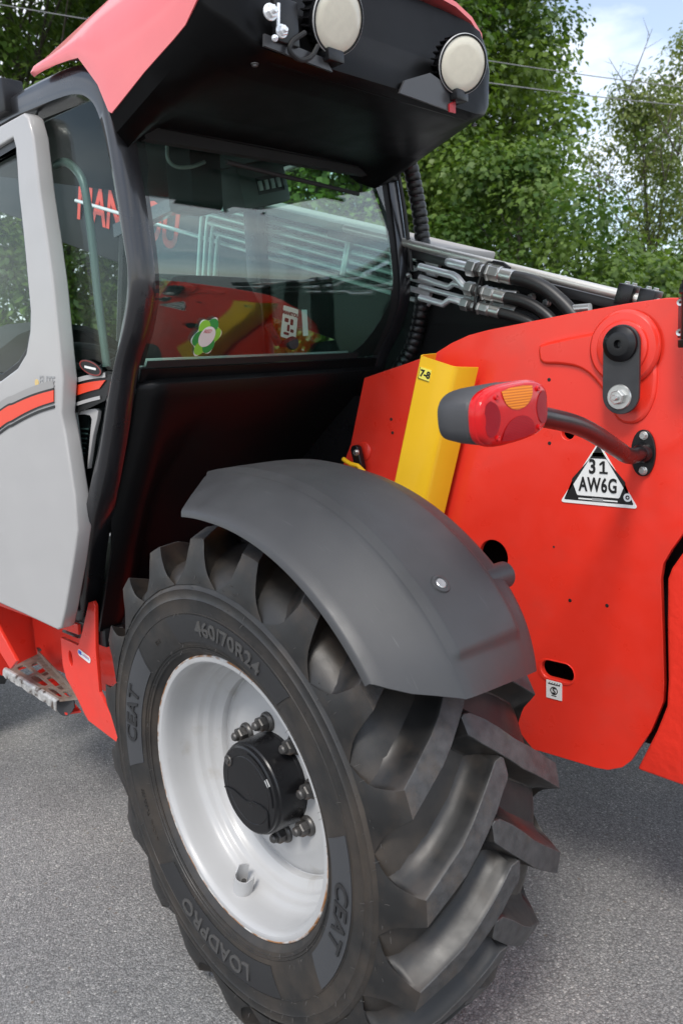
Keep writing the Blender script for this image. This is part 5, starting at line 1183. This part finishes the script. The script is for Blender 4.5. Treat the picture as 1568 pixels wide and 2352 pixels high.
def tree(name, base, height, rad, lean, per, size, material, text, nclump=120, crown0=0.18, seed=1, shape=LEAF, crownr=None, group='trees behind the yard', clrad=(0.45, 0.95), trunk_r=0.2, bare=0):
    r_ = random.Random(seed); root = bpy.data.objects.new(name, None); COL.objects.link(root); root.location = base; root['_w'] = (0, 0, 0)
    label(root, text, 'tree', group)
    tip = Vector((lean[0], lean[1], height * 0.92))
    tp = [Vector((0, 0, -0.05)), Vector((lean[0] * 0.1, lean[1] * 0.1, height * 0.2)), Vector((lean[0] * 0.35 + r_.uniform(-.15, .15), lean[1] * 0.35, height * 0.5)), tip]
    tpts = spline(tp, 6); b = B(); b.tube(tpts, [trunk_r * (1 - 0.93 * i / (len(tpts) - 1)) for i in range(len(tpts))], 10)
    clumps = []
    for k in range(nclump):
        t = crown0 + (1 - crown0) * ((k + 0.5) / nclump)
        prof_ = crownr(t) if crownr else math.sin(math.pi * min(1, max(0.0, (t - crown0) / (1 - crown0) * 0.86 + 0.12))) ** 0.7
        a = k * 2.39996 + r_.uniform(-0.5, 0.5); rr = rad * prof_ * (r_.random() ** 0.4) * r_.uniform(0.75, 1.08)
        c = Vector((lean[0] * t + rr * math.cos(a), lean[1] * t + rr * math.sin(a), height * t + r_.uniform(-0.3, 0.3)))
        clumps.append((c, r_.uniform(*clrad)))
        if k % 2 == 0:     # limb from the trunk to the clump
            i = min(len(tpts) - 2, max(1, int((t - 0.10) * (len(tpts) - 1)))); p0 = tpts[i]; mid = p0.lerp(c, 0.5) + Vector((0, 0, 0.12 * rr))
            w0 = trunk_r * 0.30 * (1 - 0.6 * t); b.tube([p0, mid, c], [w0, w0 * 0.55, w0 * 0.15], 6)
    for k in range(bare):  # bare twigs reaching out of the crown
        c, cr = clumps[r_.randrange(len(clumps) // 2, len(clumps))]; d = Vector((r_.uniform(-0.5, 0.5), r_.uniform(-0.5, 0.5), 1)).normalized()
        p1 = c + d * cr * r_.uniform(1.2, 2.0); b.tube([c, p1], [0.018, 0.004], 5)
        for q in range(4):
            s0 = c.lerp(p1, r_.uniform(0.3, 0.9)); b.tube([s0, s0 + Vector((r_.uniform(-.3, .3), r_.uniform(-.3, .3), r_.uniform(0.1, 0.4)))], [0.007, 0.002], 4)
    b.build('trunk', bark, root, local=True, smooth=60)
    foliage('crown', [((c.x, c.y, c.z), cr) for c, cr in clumps], per, size, material, root, shape, seed)
    return root
def ground_at(px, dist):
    d = ray(px, 700); h = Vector((d.x, d.y, 0)).normalized(); return Vector((CAM.x, CAM.y, 0)) + h * dist
tree('maple_tree', ground_at(850, 14.5), 12.5, 3.7, (0.3, 0.2), 1250, 0.085, lf1, 'tall dense green maple filling the view right of the cab', 250, 0.08, 11, clrad=(0.5, 1.0))
tree('maple_tree', ground_at(1060, 17.0), 10.5, 2.0, (0.1, 0.1), 900, 0.10, lf1, 'maple edging the sky right of the roof visor', 150, 0.08, 13, clrad=(0.5, 0.9), shape=LEAF2)
tree('maple_tree', ground_at(120, 17.0), 13.0, 4.0, (0, 0.3), 620, 0.14, lf1, 'dark dense maple at the top left beyond the cab roof', 200, 0.05, 23, clrad=(0.6, 1.1), shape=LEAF2)
tree('maple_tree', ground_at(470, 20.0), 11.0, 4.5, (0, 0), 300, 0.18, lf1, 'green maple seen through the cab windows', 150, 0.05, 31, clrad=(0.6, 1.1), shape=LEAF2)
tree('hazel_bush', ground_at(1185, 11.5), 4.1, 1.75, (0, 0), 1150, 0.07, lf2, 'bright green leafy bush just above the hydraulic hoses', 90, 0.06, 47, clrad=(0.3, 0.6), trunk_r=0.07)
tree('hazel_bush', ground_at(1430, 14.0), 2.9, 1.9, (0, 0), 700, 0.09, lf2, 'low yellow-green bush above the pivot pin', 75, 0.06, 53, clrad=(0.35, 0.65), trunk_r=0.07)
tree('ash_tree', ground_at(1500, 21.0), 7.2, 1.8, (0.3, 0.2), 400, 0.11, lf3, 'thin open ash tree against the sky at the right edge', 95, 0.15, 61, shape=LEAF2, clrad=(0.35, 0.75), trunk_r=0.12, bare=26)
tree('ash_tree', ground_at(1600, 24.0), 8.9, 2.0, (0, 0), 420, 0.13, lf3, 'pale feathery ash tree cut by the right edge', 95, 0.15, 67, shape=LEAF2, clrad=(0.4, 0.8), trunk_r=0.12, bare=12)
tree('hedge_bush', ground_at(1560, 19.0), 3.1, 2.2, (0, 0), 520, 0.12, lf1, 'dark green bush behind the plate corner at the right edge', 65, 0.05, 71, clrad=(0.5, 0.8), trunk_r=0.08)
def wire(p, q, sag, text):
    pts = [p.lerp(q, k / 20) - Vector((0, 0, sag * (1 - (2 * k / 20 - 1) ** 2))) for k in range(21)]
    o = B().tube(pts, 0.0055, 6).build('overhead_wire', mat('wire_grey', (0.22, 0.22, 0.22), 0.5), None); label(o, text, 'wire', 'overhead wires'); return o
def far(px, py, d): r_ = ray(px, py).normalized(); return CAM + r_ * d
wire(far(-500, -78, 12), far(700, 124, 12), 0.02, 'thin overhead wire crossing the dark tree at top left')
wire(far(800, 140, 9.5), far(2000, 268, 14), 0.10, 'lower of two overhead wires right of the roof visor')
wire(far(800, 84, 10.5), far(2000, 236, 15), 0.10, 'upper of two overhead wires right of the roof visor')

for o in bpy.data.objects:
    if '_w' in o: del o['_w']
